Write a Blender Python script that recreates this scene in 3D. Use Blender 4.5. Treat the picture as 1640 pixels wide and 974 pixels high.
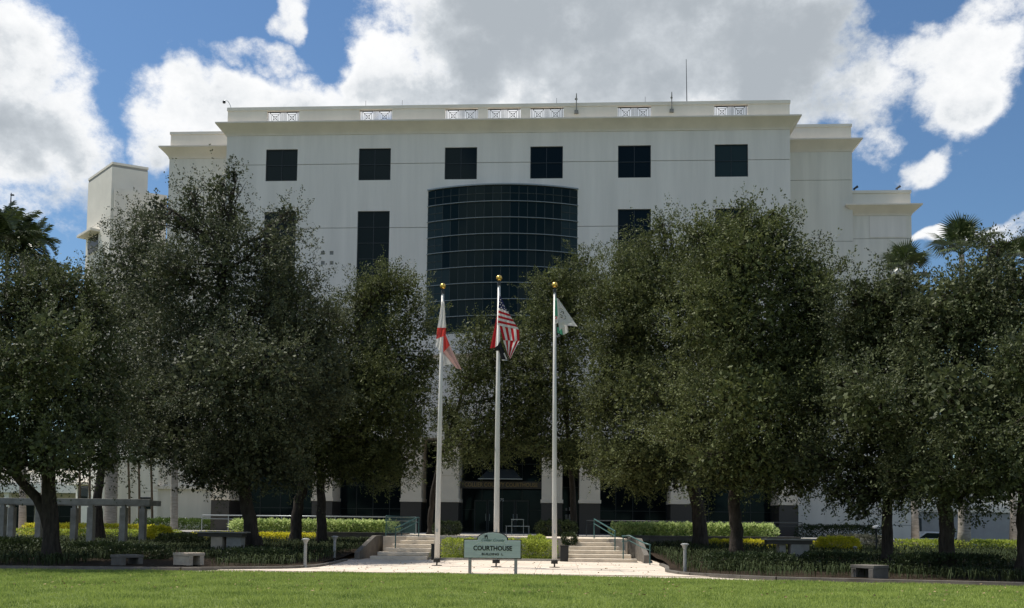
import bpy, bmesh, math, random
import numpy as np
from mathutils import Vector, Matrix

for o in list(bpy.data.objects):
    bpy.data.objects.remove(o)
scene = bpy.context.scene
COL = scene.collection
random.seed(7)
RNG = np.random.default_rng(11)

# ------------------------------------------------------------------ camera
F, CYP = 1500.0, 743.4                    # focal length and principal row in photo pixels
YAW, PITCH, ROLL = .05382, .06497, .01037
EYE = np.array([0, 0, 1.6])
_r = np.array([math.cos(YAW), math.sin(YAW), 0])
FW = np.array([-math.sin(YAW)*math.cos(PITCH), math.cos(YAW)*math.cos(PITCH), math.sin(PITCH)])
_u = np.cross(_r, FW)
RT = math.cos(ROLL)*_r + math.sin(ROLL)*_u
UP = -math.sin(ROLL)*_r + math.cos(ROLL)*_u
camd = bpy.data.cameras.new('camera')
camd.sensor_width = 36
camd.lens = 36*F/1640
camd.shift_y = (CYP-487)/1640
camd.clip_end = 6000
cam = bpy.data.objects.new('camera', camd)
COL.objects.link(cam)
cam.matrix_world = Matrix(((RT[0], UP[0], -FW[0], 0), (RT[1], UP[1], -FW[1], 0), (RT[2], UP[2], -FW[2], 1.6), (0, 0, 0, 1)))
scene.camera = cam

def ray(u, v):
    return FW + RT*(u-820)/F + UP*(CYP-v)/F
def at(u, v, Y):                          # photo pixel -> point on the plane y = Y
    d = ray(u, v)
    return EYE + d*(Y/d[1])
def gnd(u, v, z=0.0):                     # photo pixel -> point at height z
    d = ray(u, v)
    return EYE + d*((z-1.6)/d[2])

# ------------------------------------------------------------------ light
SUN_EL, SUN_BACK = math.radians(64), math.radians(23)     # from the left, a little behind the facade
SUN = Vector((-math.cos(SUN_EL)*math.cos(SUN_BACK), math.cos(SUN_EL)*math.sin(SUN_BACK), math.sin(SUN_EL)))
sl = bpy.data.lights.new('sun', 'SUN')
sl.energy = 4.8
sl.angle = math.radians(.5)
sl.color = (1, .95, .87)
so = bpy.data.objects.new('sun', sl)
COL.objects.link(so)
so.rotation_euler = SUN.to_track_quat('Z', 'Y').to_euler()

world = bpy.data.worlds.new('World')
scene.world = world
world.use_nodes = True
scene.view_settings.view_transform = 'Standard'
scene.view_settings.look = 'None'
scene.view_settings.gamma = 1
scene.view_settings.exposure = .12
scene.view_settings.use_curve_mapping = False
scene.cycles.max_bounces = 6
scene.cycles.diffuse_bounces = 3
scene.cycles.glossy_bounces = 3
scene.cycles.transmission_bounces = 3

def build_sky():
    nt = world.node_tree
    N, L = nt.nodes, nt.links
    N.clear()
    def nd(t, **k):
        n = N.new(t)
        for a, b in k.items():
            setattr(n, a, b)
        return n
    def val(x, sock):
        if isinstance(x, (int, float)):
            sock.default_value = x
        else:
            L.new(x, sock)
    def m(op, a, b=0.0, c=None):
        n = nd('ShaderNodeMath', operation=op)
        val(a, n.inputs[0]); val(b, n.inputs[1])
        if c is not None:
            val(c, n.inputs[2])
        return n.outputs[0]
    def smooth(x, a, b, lo=0.0, hi=1.0):
        n = nd('ShaderNodeMapRange', interpolation_type='SMOOTHSTEP')
        val(x, n.inputs[0])
        for i, q in enumerate((a, b, lo, hi)):
            n.inputs[i+1].default_value = q
        return n.outputs[0]
    out = nd('ShaderNodeOutputWorld')
    bg = nd('ShaderNodeBackground')
    sky = nd('ShaderNodeTexSky', sky_type='NISHITA')
    sky.sun_disc = False
    sky.sun_elevation = SUN_EL
    sky.sun_rotation = math.atan2(SUN.x, SUN.y)
    sky.air_density = 1.25
    sky.dust_density = .4
    sky.ozone_density = 2.2
    tc = nd('ShaderNodeTexCoord')
    sep = nd('ShaderNodeSeparateXYZ')
    L.new(tc.outputs['Generated'], sep.inputs[0])
    A = m('ARCTAN2', sep.outputs[0], sep.outputs[1])
    Ev = m('ARCSINE', sep.outputs[2])
    # big noise that frays every cloud edge
    def noise(scale, detail, rough, off=0.0, stretch=1.25):
        mp = nd('ShaderNodeMapping')
        L.new(tc.outputs['Generated'], mp.inputs[0])
        mp.inputs['Location'].default_value = (off, off*.7, off*.3)
        mp.inputs['Scale'].default_value = (1, 1, stretch)
        n = nd('ShaderNodeTexNoise')
        n.inputs['Scale'].default_value = scale
        n.inputs['Detail'].default_value = detail
        n.inputs['Roughness'].default_value = rough
        L.new(mp.outputs[0], n.inputs['Vector'])
        return n.outputs[0]
    warp = nd('ShaderNodeTexNoise')
    warp.inputs['Scale'].default_value = 7
    warp.inputs['Detail'].default_value = 4
    warp.inputs['Roughness'].default_value = .6
    L.new(tc.outputs['Generated'], warp.inputs['Vector'])
    ae = nd('ShaderNodeCombineXYZ')
    L.new(A, ae.inputs[0]); L.new(Ev, ae.inputs[1])
    wv = nd('ShaderNodeVectorMath', operation='MULTIPLY_ADD')
    L.new(warp.outputs[1], wv.inputs[0])
    wv.inputs[1].default_value = (.13, .13, 0)
    wo = nd('ShaderNodeVectorMath', operation='SUBTRACT')
    L.new(ae.outputs[0], wo.inputs[0]); wo.inputs[1].default_value = (.065, .065, 0)
    L.new(wo.outputs[0], wv.inputs[2])
    def blobs(lst, low=-.8):
        field = None
        for u, v, ru, rv, w in lst:       # photo column, row, half width, half height, strength
            d = ray(u, v); d = d/np.linalg.norm(d)
            a0, e0 = math.atan2(d[0], d[1]), math.asin(d[2])
            mp = nd('ShaderNodeMapping', vector_type='TEXTURE')
            mp.inputs['Location'].default_value = (a0, e0, 0)
            mp.inputs['Scale'].default_value = (ru/F*.92, rv/F*.88, 1)
            L.new(wv.outputs[0], mp.inputs[0])
            ln = nd('ShaderNodeVectorMath', operation='LENGTH')
            L.new(mp.outputs[0], ln.inputs[0])
            b = smooth(ln.outputs['Value'], .35, 1.7, w, low)
            field = b if field is None else m('MAXIMUM', field, b)
        return field
    field = blobs(CLOUDS)
    # the same kind of broken cumulus all round the rest of the sky
    gen = m('MULTIPLY', m('SUBTRACT', noise(2.1, 2, .5, 5.3, 2.0), .52), 3.4)
    gate = m('MULTIPLY', smooth(m('ABSOLUTE', A), .62, .85, 1, 0), smooth(Ev, .58, .8, 1, 0))
    field = m('ADD', m('MULTIPLY', field, gate), m('MULTIPLY', gen, m('SUBTRACT', 1.0, gate)))
    fr = m('SUBTRACT', noise(10, 10, .68, 1.7), .5)
    dens = m('ADD', field, m('MULTIPLY', fr, 3.1))
    cover = smooth(dens, -.30, .46)
    # thick parts turn grey from below, edges and billow crests glow white
    bil = m('SUBTRACT', noise(8.5, 7, .62, 6.6), .5)
    dark = m('ADD', m('MULTIPLY', m('ADD', blobs(GREY, -.35), .2), m('MULTIPLY', gate, .8)), m('MULTIPLY', bil, 3.0))
    dark = m('ADD', dark, m('MULTIPLY', fr, -.3))
    dark = m('ADD', dark, smooth(dens, .1, 1.0, -.25, .22))
    ramp = nd('ShaderNodeValToRGB')
    cr = ramp.color_ramp
    cr.elements[0].position = .0; cr.elements[0].color = (.93, .935, .94, 1)
    cr.elements[1].position = 1.0; cr.elements[1].color = (.40, .44, .48, 1)
    e = cr.elements.new(.35); e.color = (.80, .82, .84, 1)
    e = cr.elements.new(.65); e.color = (.57, .61, .65, 1)
    L.new(smooth(dark, -.72, .92), ramp.inputs[0])
    skys = nd('ShaderNodeMix', data_type='RGBA', blend_type='MULTIPLY')
    skys.inputs[0].default_value = 1
    L.new(sky.outputs[0], skys.inputs[6])
    skys.inputs[7].default_value = (.062, .078, .092, 1)
    mix = nd('ShaderNodeMix', data_type='RGBA')
    L.new(cover, mix.inputs[0])
    L.new(skys.outputs[2], mix.inputs[6])
    L.new(ramp.outputs[0], mix.inputs[7])
    # below the horizon there is only ground
    L.new(mix.outputs[2], bg.inputs[0])
    bg.inputs[1].default_value = 1
    L.new(bg.outputs[0], out.inputs[0])

CLOUDS = [(-10, 110, 130, 130, .7), (40, 225, 130, 110, .75), (465, 40, 36, 52, .4), (420, 105, 80, 22, .3), (305, 130, 36, 40, .4),
          (270, 215, 70, 60, .65), (430, 185, 190, 62, .75), (610, 120, 70, 90, .8), (760, 60, 200, 190, .9), (960, 60, 240, 190, .9), (1170, 90, 190, 130, .8),
          (1340, 130, 120, 70, .18), (1010, -110, 460, 150, .9), (1530, 95, 95, 60, .4), (1540, 160, 60, 50, .4), (1570, 20, 110, 34, .2), (1380, 220, 60, 40, .2), (1465, 272, 46, 32, .5), (1500, 405, 70, 10, .3), (1600, 400, 60, 14, .3)]
GREY = [(1000, 40, 330, 110, .55), (1280, 130, 150, 90, .6), (760, 130, 60, 60, .5), (40, 250, 80, 40, .2), (740, 30, 60, 40, .5)]
build_sky()

# ------------------------------------------------------------------ helpers
def new_mat(name, col, rough=.7, var=0.0, scale=6.0, col2=None, bump=0.0, bscale=60.0, spec=.5, metal=0.0, stretch=None, detail=5):
    mt = bpy.data.materials.new(name)
    mt.use_nodes = True
    nt = mt.node_tree
    b = nt.nodes['Principled BSDF']
    b.inputs['Roughness'].default_value = rough
    b.inputs['Specular IOR Level'].default_value = spec
    b.inputs['Metallic'].default_value = metal
    b.inputs['Base Color'].default_value = (*col, 1)
    if var or col2:
        geo = nt.nodes.new('ShaderNodeNewGeometry')
        mp = nt.nodes.new('ShaderNodeMapping')
        mp.inputs['Scale'].default_value = stretch or (1, 1, 1)
        nt.links.new(geo.outputs['Position'], mp.inputs[0])
        n = nt.nodes.new('ShaderNodeTexNoise')
        n.inputs['Scale'].default_value = scale
        n.inputs['Detail'].default_value = detail
        n.inputs['Roughness'].default_value = .62
        nt.links.new(mp.outputs[0], n.inputs['Vector'])
        r = nt.nodes.new('ShaderNodeValToRGB')
        c2 = col2 or tuple(c*(1-var) for c in col)
        c1 = col if col2 else tuple(min(1, c*(1+var*.5)) for c in col)
        r.color_ramp.elements[0].position = .32; r.color_ramp.elements[0].color = (*c2, 1)
        r.color_ramp.elements[1].position = .68; r.color_ramp.elements[1].color = (*c1, 1)
        nt.links.new(n.outputs[0], r.inputs[0])
        nt.links.new(r.outputs[0], b.inputs['Base Color'])
    if bump:
        geo = nt.nodes.new('ShaderNodeNewGeometry')
        n = nt.nodes.new('ShaderNodeTexNoise')
        n.inputs['Scale'].default_value = bscale
        n.inputs['Detail'].default_value = 4
        nt.links.new(geo.outputs['Position'], n.inputs['Vector'])
        bp = nt.nodes.new('ShaderNodeBump')
        bp.inputs['Strength'].default_value = bump
        bp.inputs['Distance'].default_value = .02
        nt.links.new(n.outputs[0], bp.inputs['Height'])
        nt.links.new(bp.outputs[0], b.inputs['Normal'])
    return mt

def leaf_mat(name, dark, light, trans=.3, rough=.42, spec=.5, patch=.6, young=None):
    """leaves: every leaf (mesh island) its own tone, broad patches of older and younger growth"""
    mt = bpy.data.materials.new(name)
    mt.use_nodes = True
    nt = mt.node_tree
    b = nt.nodes['Principled BSDF']
    out = nt.nodes['Material Output']
    geo = nt.nodes.new('ShaderNodeNewGeometry')
    n = nt.nodes.new('ShaderNodeTexNoise')
    n.inputs['Scale'].default_value = patch
    n.inputs['Detail'].default_value = 3
    nt.links.new(geo.outputs['Position'], n.inputs['Vector'])
    ad = nt.nodes.new('ShaderNodeMath'); ad.operation = 'MULTIPLY_ADD'
    nt.links.new(geo.outputs['Random Per Island'], ad.inputs[0]); ad.inputs[1].default_value = .55
    nt.links.new(n.outputs[0], ad.inputs[2])
    r = nt.nodes.new('ShaderNodeValToRGB')
    r.color_ramp.elements[0].position = .38; r.color_ramp.elements[0].color = (*dark, 1)
    r.color_ramp.elements[1].position = .98; r.color_ramp.elements[1].color = (*light, 1)
    nt.links.new(ad.outputs[0], r.inputs[0])
    nt.links.new(r.outputs[0], b.inputs['Base Color'])
    b.inputs['Roughness'].default_value = rough
    b.inputs['Specular IOR Level'].default_value = spec
    tr = nt.nodes.new('ShaderNodeBsdfTranslucent')
    nt.links.new(r.outputs[0], tr.inputs[0])
    mx = nt.nodes.new('ShaderNodeMixShader')
    mx.inputs[0].default_value = trans
    nt.links.new(b.outputs[0], mx.inputs[1])
    nt.links.new(tr.outputs[0], mx.inputs[2])
    nt.links.new(mx.outputs[0], out.inputs[0])
    return mt

def cloth_mat(name, col, trans=.5):
    mt = bpy.data.materials.new(name)
    mt.use_nodes = True
    nt = mt.node_tree
    b = nt.nodes['Principled BSDF']
    b.inputs['Base Color'].default_value = (*col, 1)
    b.inputs['Roughness'].default_value = .8
    b.inputs['Specular IOR Level'].default_value = .2
    tr = nt.nodes.new('ShaderNodeBsdfTranslucent')
    tr.inputs[0].default_value = (*col, 1)
    mx = nt.nodes.new('ShaderNodeMixShader'); mx.inputs[0].default_value = trans
    nt.links.new(b.outputs[0], mx.inputs[1]); nt.links.new(tr.outputs[0], mx.inputs[2])
    nt.links.new(mx.outputs[0], nt.nodes['Material Output'].inputs[0])
    return mt

M = {}
M['stucco'] = new_mat('white stucco', (.80, .75, .705), .9, .09, .9, bump=.25, bscale=25, spec=.2, stretch=(1.3, 1, .10))
M['stucco2'] = new_mat('wing stucco', (.755, .715, .65), .9, .11, .9, bump=.25, bscale=25, spec=.2, stretch=(1.3, 1, .10))
M['cream'] = new_mat('cream stucco', (.80, .72, .635), .9, .10, .5, bump=.2, bscale=25, spec=.2)
M['parapet'] = new_mat('pale cream stucco', (.82, .76, .675), .9, .09, .5, bump=.2, bscale=25, spec=.2, stretch=(1, 1, .3))
M['joint'] = new_mat('joint grey', (.36, .35, .33), .9, spec=.2)
M['pier'] = new_mat('pier stucco', (.82, .72, .585), .9, .08, .9, bump=.25, bscale=30, spec=.2)
M['granite'] = new_mat('dark granite', (.055, .048, .042), .45, .35, 40, spec=.5)
M['glass'] = new_mat('dark blue glass', (.006, .010, .012), .06, spec=.15)
M['glass2'] = new_mat('dark teal glass', (.007, .014, .015), .05, spec=.13)
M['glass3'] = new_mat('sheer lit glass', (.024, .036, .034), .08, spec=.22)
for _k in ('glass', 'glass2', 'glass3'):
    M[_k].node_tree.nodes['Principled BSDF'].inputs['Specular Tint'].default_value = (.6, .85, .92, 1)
M['mullion'] = new_mat('dark anodised frame', (.02, .028, .032), .4, spec=.4)
M['baymullion'] = new_mat('bay mullion', (.055, .07, .072), .4, spec=.4)
M['fin'] = new_mat('brushed aluminium fin', (.27, .30, .31), .4, spec=.5, metal=.3)
M['iron'] = new_mat('dark iron', (.03, .032, .035), .55)
M['teal'] = new_mat('teal painted rail', (.035, .105, .105), .45, .2, 8)
M['rail'] = new_mat('light metal rail', (.42, .45, .46), .4, metal=.5)
M['bollard'] = new_mat('grey bollard paint', (.30, .305, .30), .5, .15, 5)
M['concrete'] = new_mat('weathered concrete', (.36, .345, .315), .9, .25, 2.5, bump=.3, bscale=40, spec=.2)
M['concrete_sunlit'] = new_mat('sunlit toned concrete', (.55, .455, .355), .9, .2, 3, bump=.3, bscale=40, spec=.2)  # sunlight is put into this tone, for the lit bench and pedestal
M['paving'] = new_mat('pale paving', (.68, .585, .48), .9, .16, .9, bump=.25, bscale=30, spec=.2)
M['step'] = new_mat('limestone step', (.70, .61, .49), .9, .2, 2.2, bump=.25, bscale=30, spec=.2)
M['concrete_shade'] = new_mat('shade darkened concrete', (.17, .155, .135), .9, .35, 2.0, bump=.3, bscale=40, spec=.2)  # shade is put into this colour, for benches, low walls and kerbs
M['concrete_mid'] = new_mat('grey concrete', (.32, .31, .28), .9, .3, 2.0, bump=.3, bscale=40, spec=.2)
M['mulch'] = new_mat('dark mulch', (.04, .029, .02), .95, .5, 9, bump=.8, bscale=22, spec=.1)
M['lawn'] = new_mat('lawn soil and thatch', (.16, .195, .06), .95, spec=.1, scale=.7, col2=(.10, .14, .038), bump=.6, bscale=30)
M['ground'] = new_mat('far ground', (.10, .12, .05), .95, .3, .05, spec=.1)
M['bark'] = new_mat('grey brown bark', (.06, .05, .042), .95, .5, 5, bump=1, bscale=14, spec=.15, stretch=(2, 2, .5))
M['palmbark'] = new_mat('pale palm bark', (.36, .33, .29), .9, .35, 4, bump=.5, bscale=10, spec=.15, stretch=(.6, .6, 3))
M['thinbark'] = new_mat('brown cane bark', (.16, .12, .085), .9, .35, 6, spec=.15)
M['leaf'] = leaf_mat('live oak leaf', (.015, .022, .010), (.120, .138, .060), .2, .6, .2)
M['leaf2'] = leaf_mat('live oak leaf young', (.017, .025, .010), (.145, .165, .058), .22, .6, .2)
M['leaf3'] = leaf_mat('live oak leaf greyer', (.015, .022, .012), (.122, .136, .069), .2, .6, .22, .9)
M['palmleaf'] = leaf_mat('palm frond', (.028, .045, .018), (.08, .11, .035), .15, .35, .6)
M['variegated'] = leaf_mat('variegated hedge leaf', (.16, .28, .06), (.68, .76, .34), .5, .5, .4, 3)
M['yellowleaf'] = leaf_mat('golden hedge leaf', (.30, .33, .02), (.82, .74, .06), .5, .5, .4, 2)
M['limeleaf'] = leaf_mat('lime hedge leaf', (.16, .24, .03), (.50, .56, .10), .5, .5, .4, 2)
M['greenleaf'] = leaf_mat('green shrub leaf', (.045, .085, .018), (.14, .21, .045), .3, .45, .5, 2)
M['darkleaf'] = leaf_mat('dark shrub leaf', (.018, .030, .012), (.05, .072, .026), .2, .6, .25, 2)
M['strapleaf'] = leaf_mat('strap leaf', (.022, .032, .014), (.06, .08, .032), .15, .75, .1, 2)
M['greyleaf'] = leaf_mat('grey shrub leaf', (.08, .09, .06), (.2, .2, .15), .2, .6, .3, 2)
M['grass'] = leaf_mat('grass blade', (.095, .155, .030), (.34, .42, .098), .35, .6, .15, .8)
M['pole'] = new_mat('white painted pole', (.62, .60, .56), .4, .12, 1.2)
M['gold'] = new_mat('gilded ball', (.75, .48, .12), .28, metal=.9)
M['black'] = new_mat('black plastic', (.008, .008, .008), .5)
M['signpanel'] = new_mat('sage sign board', (.56, .60, .56), .55, .14, 2.5, stretch=(.5, 1, 6))
M['signink'] = new_mat('black lettering', (.012, .014, .014), .5)
M['signgreen'] = new_mat('green lettering', (.04, .12, .10), .5)
M['brass'] = new_mat('bronze lettering', (.30, .22, .10), .5, metal=.4)
M['white'] = new_mat('white paint', (.78, .77, .74), .6, .05, 3)
M['paper'] = new_mat('paper notice', (.62, .63, .63), .8)
M['grey'] = new_mat('grey plastic', (.22, .22, .21), .6)
M['lightbuild'] = new_mat('cream tower stucco', (.80, .755, .675), .9, .08, .5, bump=.2, bscale=25, spec=.2)
M['greywall'] = new_mat('grey block wall', (.36, .36, .37), .9, .12, 1.0, spec=.2)
M['carpaint'] = new_mat('silver car paint', (.5, .52, .54), .3, metal=.4)
M['rubber'] = new_mat('tyre rubber', (.015, .015, .015), .8)
M['red'] = cloth_mat('red cloth', (.50, .022, .030))
M['redlight'] = cloth_mat('bright red cloth', (.62, .07, .06))
M['cwhite'] = cloth_mat('white cloth', (.72, .70, .68))
M['pink'] = cloth_mat('sheer pink cloth', (.56, .36, .33))
M['blue'] = cloth_mat('navy cloth', (.022, .028, .10))
M['cgreen'] = cloth_mat('green cloth', (.10, .36, .24))
M['cblack'] = cloth_mat('black cloth', (.02, .021, .025), .1)

ORG = {}                                   # world origin of every thing and part
def tag(o, label=None, cat=None, group=None, kind=None):
    if label: o['label'] = label
    if cat: o['category'] = cat
    if group: o['group'] = group
    if kind: o['kind'] = kind
    return o
def thing(name, label, cat, loc, group=None, rotz=0.0):
    o = bpy.data.objects.new(name, None)
    COL.objects.link(o)
    o.location = Vector(loc)
    o.rotation_euler = (0, 0, rotz)
    o.empty_display_size = .2
    ORG[o.name] = np.array(loc, float)
    return tag(o, label, cat, group)
def link(name, me, parent=None, world_coords=True):
    o = bpy.data.objects.new(name, me)
    COL.objects.link(o)
    ORG[o.name] = np.zeros(3)
    if parent is not None:
        o.parent = parent
        ORG[o.name] = ORG[parent.name]
        if world_coords and not me.get('shifted'):
            me.transform(Matrix.Translation(-Vector(ORG[parent.name])))
            me['shifted'] = 1
    return o

class MB:
    """collects boxes, prisms, tubes and lathes; build() links them as ONE mesh object"""
    def __init__(s):
        s.v, s.f, s.mi = [], [], []
    def add(s, vs, fs, mi=0):
        n = len(s.v)
        s.v += [tuple(map(float, q)) for q in vs]
        s.f += [tuple(i+n for i in q) for q in fs]
        s.mi += [mi]*len(fs)
        return s
    def box(s, x0, x1, y0, y1, z0, z1, mi=0):
        return s.add([(x0, y0, z0), (x1, y0, z0), (x1, y1, z0), (x0, y1, z0), (x0, y0, z1), (x1, y0, z1), (x1, y1, z1), (x0, y1, z1)],
                     [(0, 3, 2, 1), (4, 5, 6, 7), (0, 1, 5, 4), (1, 2, 6, 5), (2, 3, 7, 6), (3, 0, 4, 7)], mi)
    def prism(s, poly, z0, z1, mi=0):      # plan outline, counter-clockwise
        n = len(poly)
        vs = [(x, y, z0) for x, y in poly] + [(x, y, z1) for x, y in poly]
        fs = [tuple(range(n-1, -1, -1)), tuple(range(n, 2*n))] + [(i, (i+1) % n, n+(i+1) % n, n+i) for i in range(n)]
        return s.add(vs, fs, mi)
    def slab(s, poly, y0, y1, mi=0):       # outline in x,z (counter-clockwise seen from the camera), extruded in y
        n = len(poly)
        vs = [(x, y0, z) for x, z in poly] + [(x, y1, z) for x, z in poly]
        fs = [tuple(range(n)), tuple(range(2*n-1, n-1, -1))] + [(i, n+i, n+(i+1) % n, (i+1) % n) for i in range(n)]
        return s.add(vs, fs, mi)
    def tube(s, pts, rads, n=6, mi=0, cap=True):
        pts = [np.array(p, float) for p in pts]
        if not hasattr(rads, '__len__'):
            rads = [rads]*len(pts)
        vs, fs = [], []
        t = pts[1]-pts[0]
        a = np.cross(t, (0, 0, 1.0))
        if np.linalg.norm(a) < 1e-6*max(1, np.linalg.norm(t)):
            a = np.array([1.0, 0, 0])
        for i, p in enumerate(pts):
            t = pts[min(i+1, len(pts)-1)]-pts[max(i-1, 0)]
            t = t/(np.linalg.norm(t)+1e-9)
            a = a-t*np.dot(a, t)
            a = a/(np.linalg.norm(a)+1e-9)
            b = np.cross(t, a)
            for k in range(n):
                q = 2*math.pi*k/n
                vs.append(p+rads[i]*(math.cos(q)*a+math.sin(q)*b))
        for i in range(len(pts)-1):
            for k in range(n):
                fs.append((i*n+k, i*n+(k+1) % n, (i+1)*n+(k+1) % n, (i+1)*n+k))
        if cap:
            fs.append(tuple(range(n-1, -1, -1)))
            fs.append(tuple(range((len(pts)-1)*n, len(pts)*n)))
        return s.add(vs, fs, mi)
    def lathe(s, c, prof, n=16, mi=0):     # prof: (radius, z) from bottom to top
        vs, fs = [], []
        for r, z in prof:
            for k in range(n):
                q = 2*math.pi*k/n
                vs.append((c[0]+r*math.cos(q), c[1]+r*math.sin(q), c[2]+z))
        for i in range(len(prof)-1):
            for k in range(n):
                fs.append((i*n+k, i*n+(k+1) % n, (i+1)*n+(k+1) % n, (i+1)*n+k))
        fs.append(tuple(range(n-1, -1, -1)))
        fs.append(tuple(range((len(prof)-1)*n, len(prof)*n)))
        return s.add(vs, fs, mi)
    def ring(s, rect, prof, mi=0):         # profile (offset, z) swept round a rectangle x0,x1,y0,y1
        x0, x1, y0, y1 = rect
        vs, fs = [], []
        for o, z in prof:
            vs += [(x0-o, y0-o, z), (x1+o, y0-o, z), (x1+o, y1+o, z), (x0-o, y1+o, z)]
        for i in range(len(prof)-1):
            for k in range(4):
                fs.append((i*4+k, i*4+(k+1) % 4, i*4+4+(k+1) % 4, i*4+4+k))
        return s.add(vs, fs, mi)
    def wall(s, x0, x1, z0, z1, y0, y1, holes=(), mi=0):   # wall in the x,z plane with rectangular openings
        xs = sorted({x0, x1} | {min(max(h[i], x0), x1) for h in holes for i in (0, 1)})
        zs = sorted({z0, z1} | {min(max(h[i], z0), z1) for h in holes for i in (2, 3)})
        def solid(i, j):
            if i < 0 or j < 0 or i >= len(xs)-1 or j >= len(zs)-1:
                return False
            cx, cz = (xs[i]+xs[i+1])/2, (zs[j]+zs[j+1])/2
            return not any(h[0] < cx < h[1] and h[2] < cz < h[3] for h in holes)
        vs, fs, idx = [], [], {}
        def V(i, j, k):
            if (i, j, k) not in idx:
                idx[(i, j, k)] = len(vs)
                vs.append((xs[i], (y0, y1)[k], zs[j]))
            return idx[(i, j, k)]
        for i in range(len(xs)-1):
            for j in range(len(zs)-1):
                if not solid(i, j):
                    continue
                fs.append((V(i, j, 0), V(i+1, j, 0), V(i+1, j+1, 0), V(i, j+1, 0)))
                fs.append((V(i, j+1, 1), V(i+1, j+1, 1), V(i+1, j, 1), V(i, j, 1)))
                if not solid(i-1, j): fs.append((V(i, j, 1), V(i, j, 0), V(i, j+1, 0), V(i, j+1, 1)))
                if not solid(i+1, j): fs.append((V(i+1, j, 0), V(i+1, j, 1), V(i+1, j+1, 1), V(i+1, j+1, 0)))
                if not solid(i, j-1): fs.append((V(i, j, 1), V(i+1, j, 1), V(i+1, j, 0), V(i, j, 0)))
                if not solid(i, j+1): fs.append((V(i, j+1, 0), V(i+1, j+1, 0), V(i+1, j+1, 1), V(i, j+1, 1)))
        return s.add(vs, fs, mi)
    def build(s, name, mats, parent=None, smooth=False, bevel=0.0):
        me = bpy.data.meshes.new(name)
        me.from_pydata(s.v, [], s.f)
        for q in (mats if isinstance(mats, (list, tuple)) else [mats]):
            me.materials.append(M[q] if isinstance(q, str) else q)
        if len(me.polygons) == len(s.mi):
            me.polygons.foreach_set('material_index', s.mi)
        if smooth:
            me.polygons.foreach_set('use_smooth', [True]*len(me.polygons))
        o = link(name, me, parent)
        if bevel:
            bv = o.modifiers.new('bevel', 'BEVEL')
            bv.width = bevel; bv.segments = 2; bv.limit_method = 'ANGLE'
        return o

def quads_mesh(name, V4, mat, tri=False):
    """V4: (n,4,3) or (n,3,3) corner array -> one mesh of loose leaves"""
    n, k, _ = V4.shape
    me = bpy.data.meshes.new(name)
    me.vertices.add(n*k)
    me.vertices.foreach_set('co', V4.reshape(-1).astype(np.float32))
    me.loops.add(n*k)
    me.loops.foreach_set('vertex_index', np.arange(n*k, dtype=np.int32))
    me.polygons.add(n)
    me.polygons.foreach_set('loop_start', np.arange(0, n*k, k, dtype=np.int32))
    me.materials.append(M[mat] if isinstance(mat, str) else mat)
    me.update(calc_edges=True)
    return me
def unit(a):
    return a/(np.linalg.norm(a, axis=-1, keepdims=True)+1e-9)
def leaves(P, axis, length, width, fold=.25, flat=0.0):
    """a pointed, slightly folded leaf at every point of P along axis"""
    n = len(P)
    side = unit(np.cross(axis, unit(RNG.normal(size=(n, 3)))+np.array([0, 0, flat])))
    nor = np.cross(axis, side)
    L, W = length[:, None], width[:, None]
    V = np.empty((n, 4, 3))
    V[:, 0] = P
    V[:, 1] = P+axis*L*.5+side*W*.5+nor*W*fold
    V[:, 2] = P+axis*L
    V[:, 3] = P+axis*L*.45-side*W*.5+nor*W*fold*.6
    return V

def text_mesh(name, body, size, mat, parent, loc, depth=.006, bold=0.0, xs=1.0, shear=0.0):
    cu = bpy.data.curves.new(name, 'FONT')
    cu.body = body
    cu.size = size
    cu.align_x = 'CENTER'
    cu.align_y = 'CENTER'
    cu.extrude = depth
    cu.offset = bold
    cu.shear = shear
    cu.resolution_u = 3
    t = bpy.data.objects.new(name+'_curve', cu)
    COL.objects.link(t)
    bpy.context.view_layer.update()
    me = bpy.data.meshes.new_from_object(t.evaluated_get(bpy.context.evaluated_depsgraph_get()))
    bpy.data.objects.remove(t)
    me.materials.clear()
    me.materials.append(M[mat])
    me.transform(Matrix.Translation(Vector(loc)) @ Matrix.Rotation(math.pi/2, 4, 'X') @ Matrix.Diagonal((xs, 1, 1, 1)))
    return link(name, me, parent)

# ------------------------------------------------------------------ ground
def sheet(name, poly, z, mat, hole=None):
    b = MB()
    b.add([(x, y, z) for x, y in poly], [tuple(range(len(poly)))])
    return tag(b.build(name, mat), kind='structure')
sheet('ground', [(-900, -300), (900, -300), (900, 2500), (-900, 2500)], -.03, 'ground')
# front edge of the lawn, left to right (the pavement runs behind it)
EDGE = [(-70, 30.0), (-40, 29.4), (-18, 29.5), (-11, 30.05), (-4, 30.35), (0, 30.2), (3.1, 29.55), (8, 28.6), (13.1, 27.6), (22, 26.0), (60, 22)]
def edge_y(x):
    return float(np.interp(x, [e[0] for e in EDGE], [e[1] for e in EDGE]))
lawn = MB()
xs = np.linspace(-60, 55, 116)
for i in range(len(xs)-1):
    a, b_ = xs[i], xs[i+1]
    lawn.add([(a, -6, 0), (b_, -6, 0), (b_, edge_y(b_), 0), (a, edge_y(a), 0)], [(0, 1, 2, 3)])
tag(lawn.build('lawn', 'lawn'), kind='structure')
sheet('pavement', [(e[0], e[1]-.05) for e in EDGE] + [(60, 60), (-70, 60)], -.012, 'paving')
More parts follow.
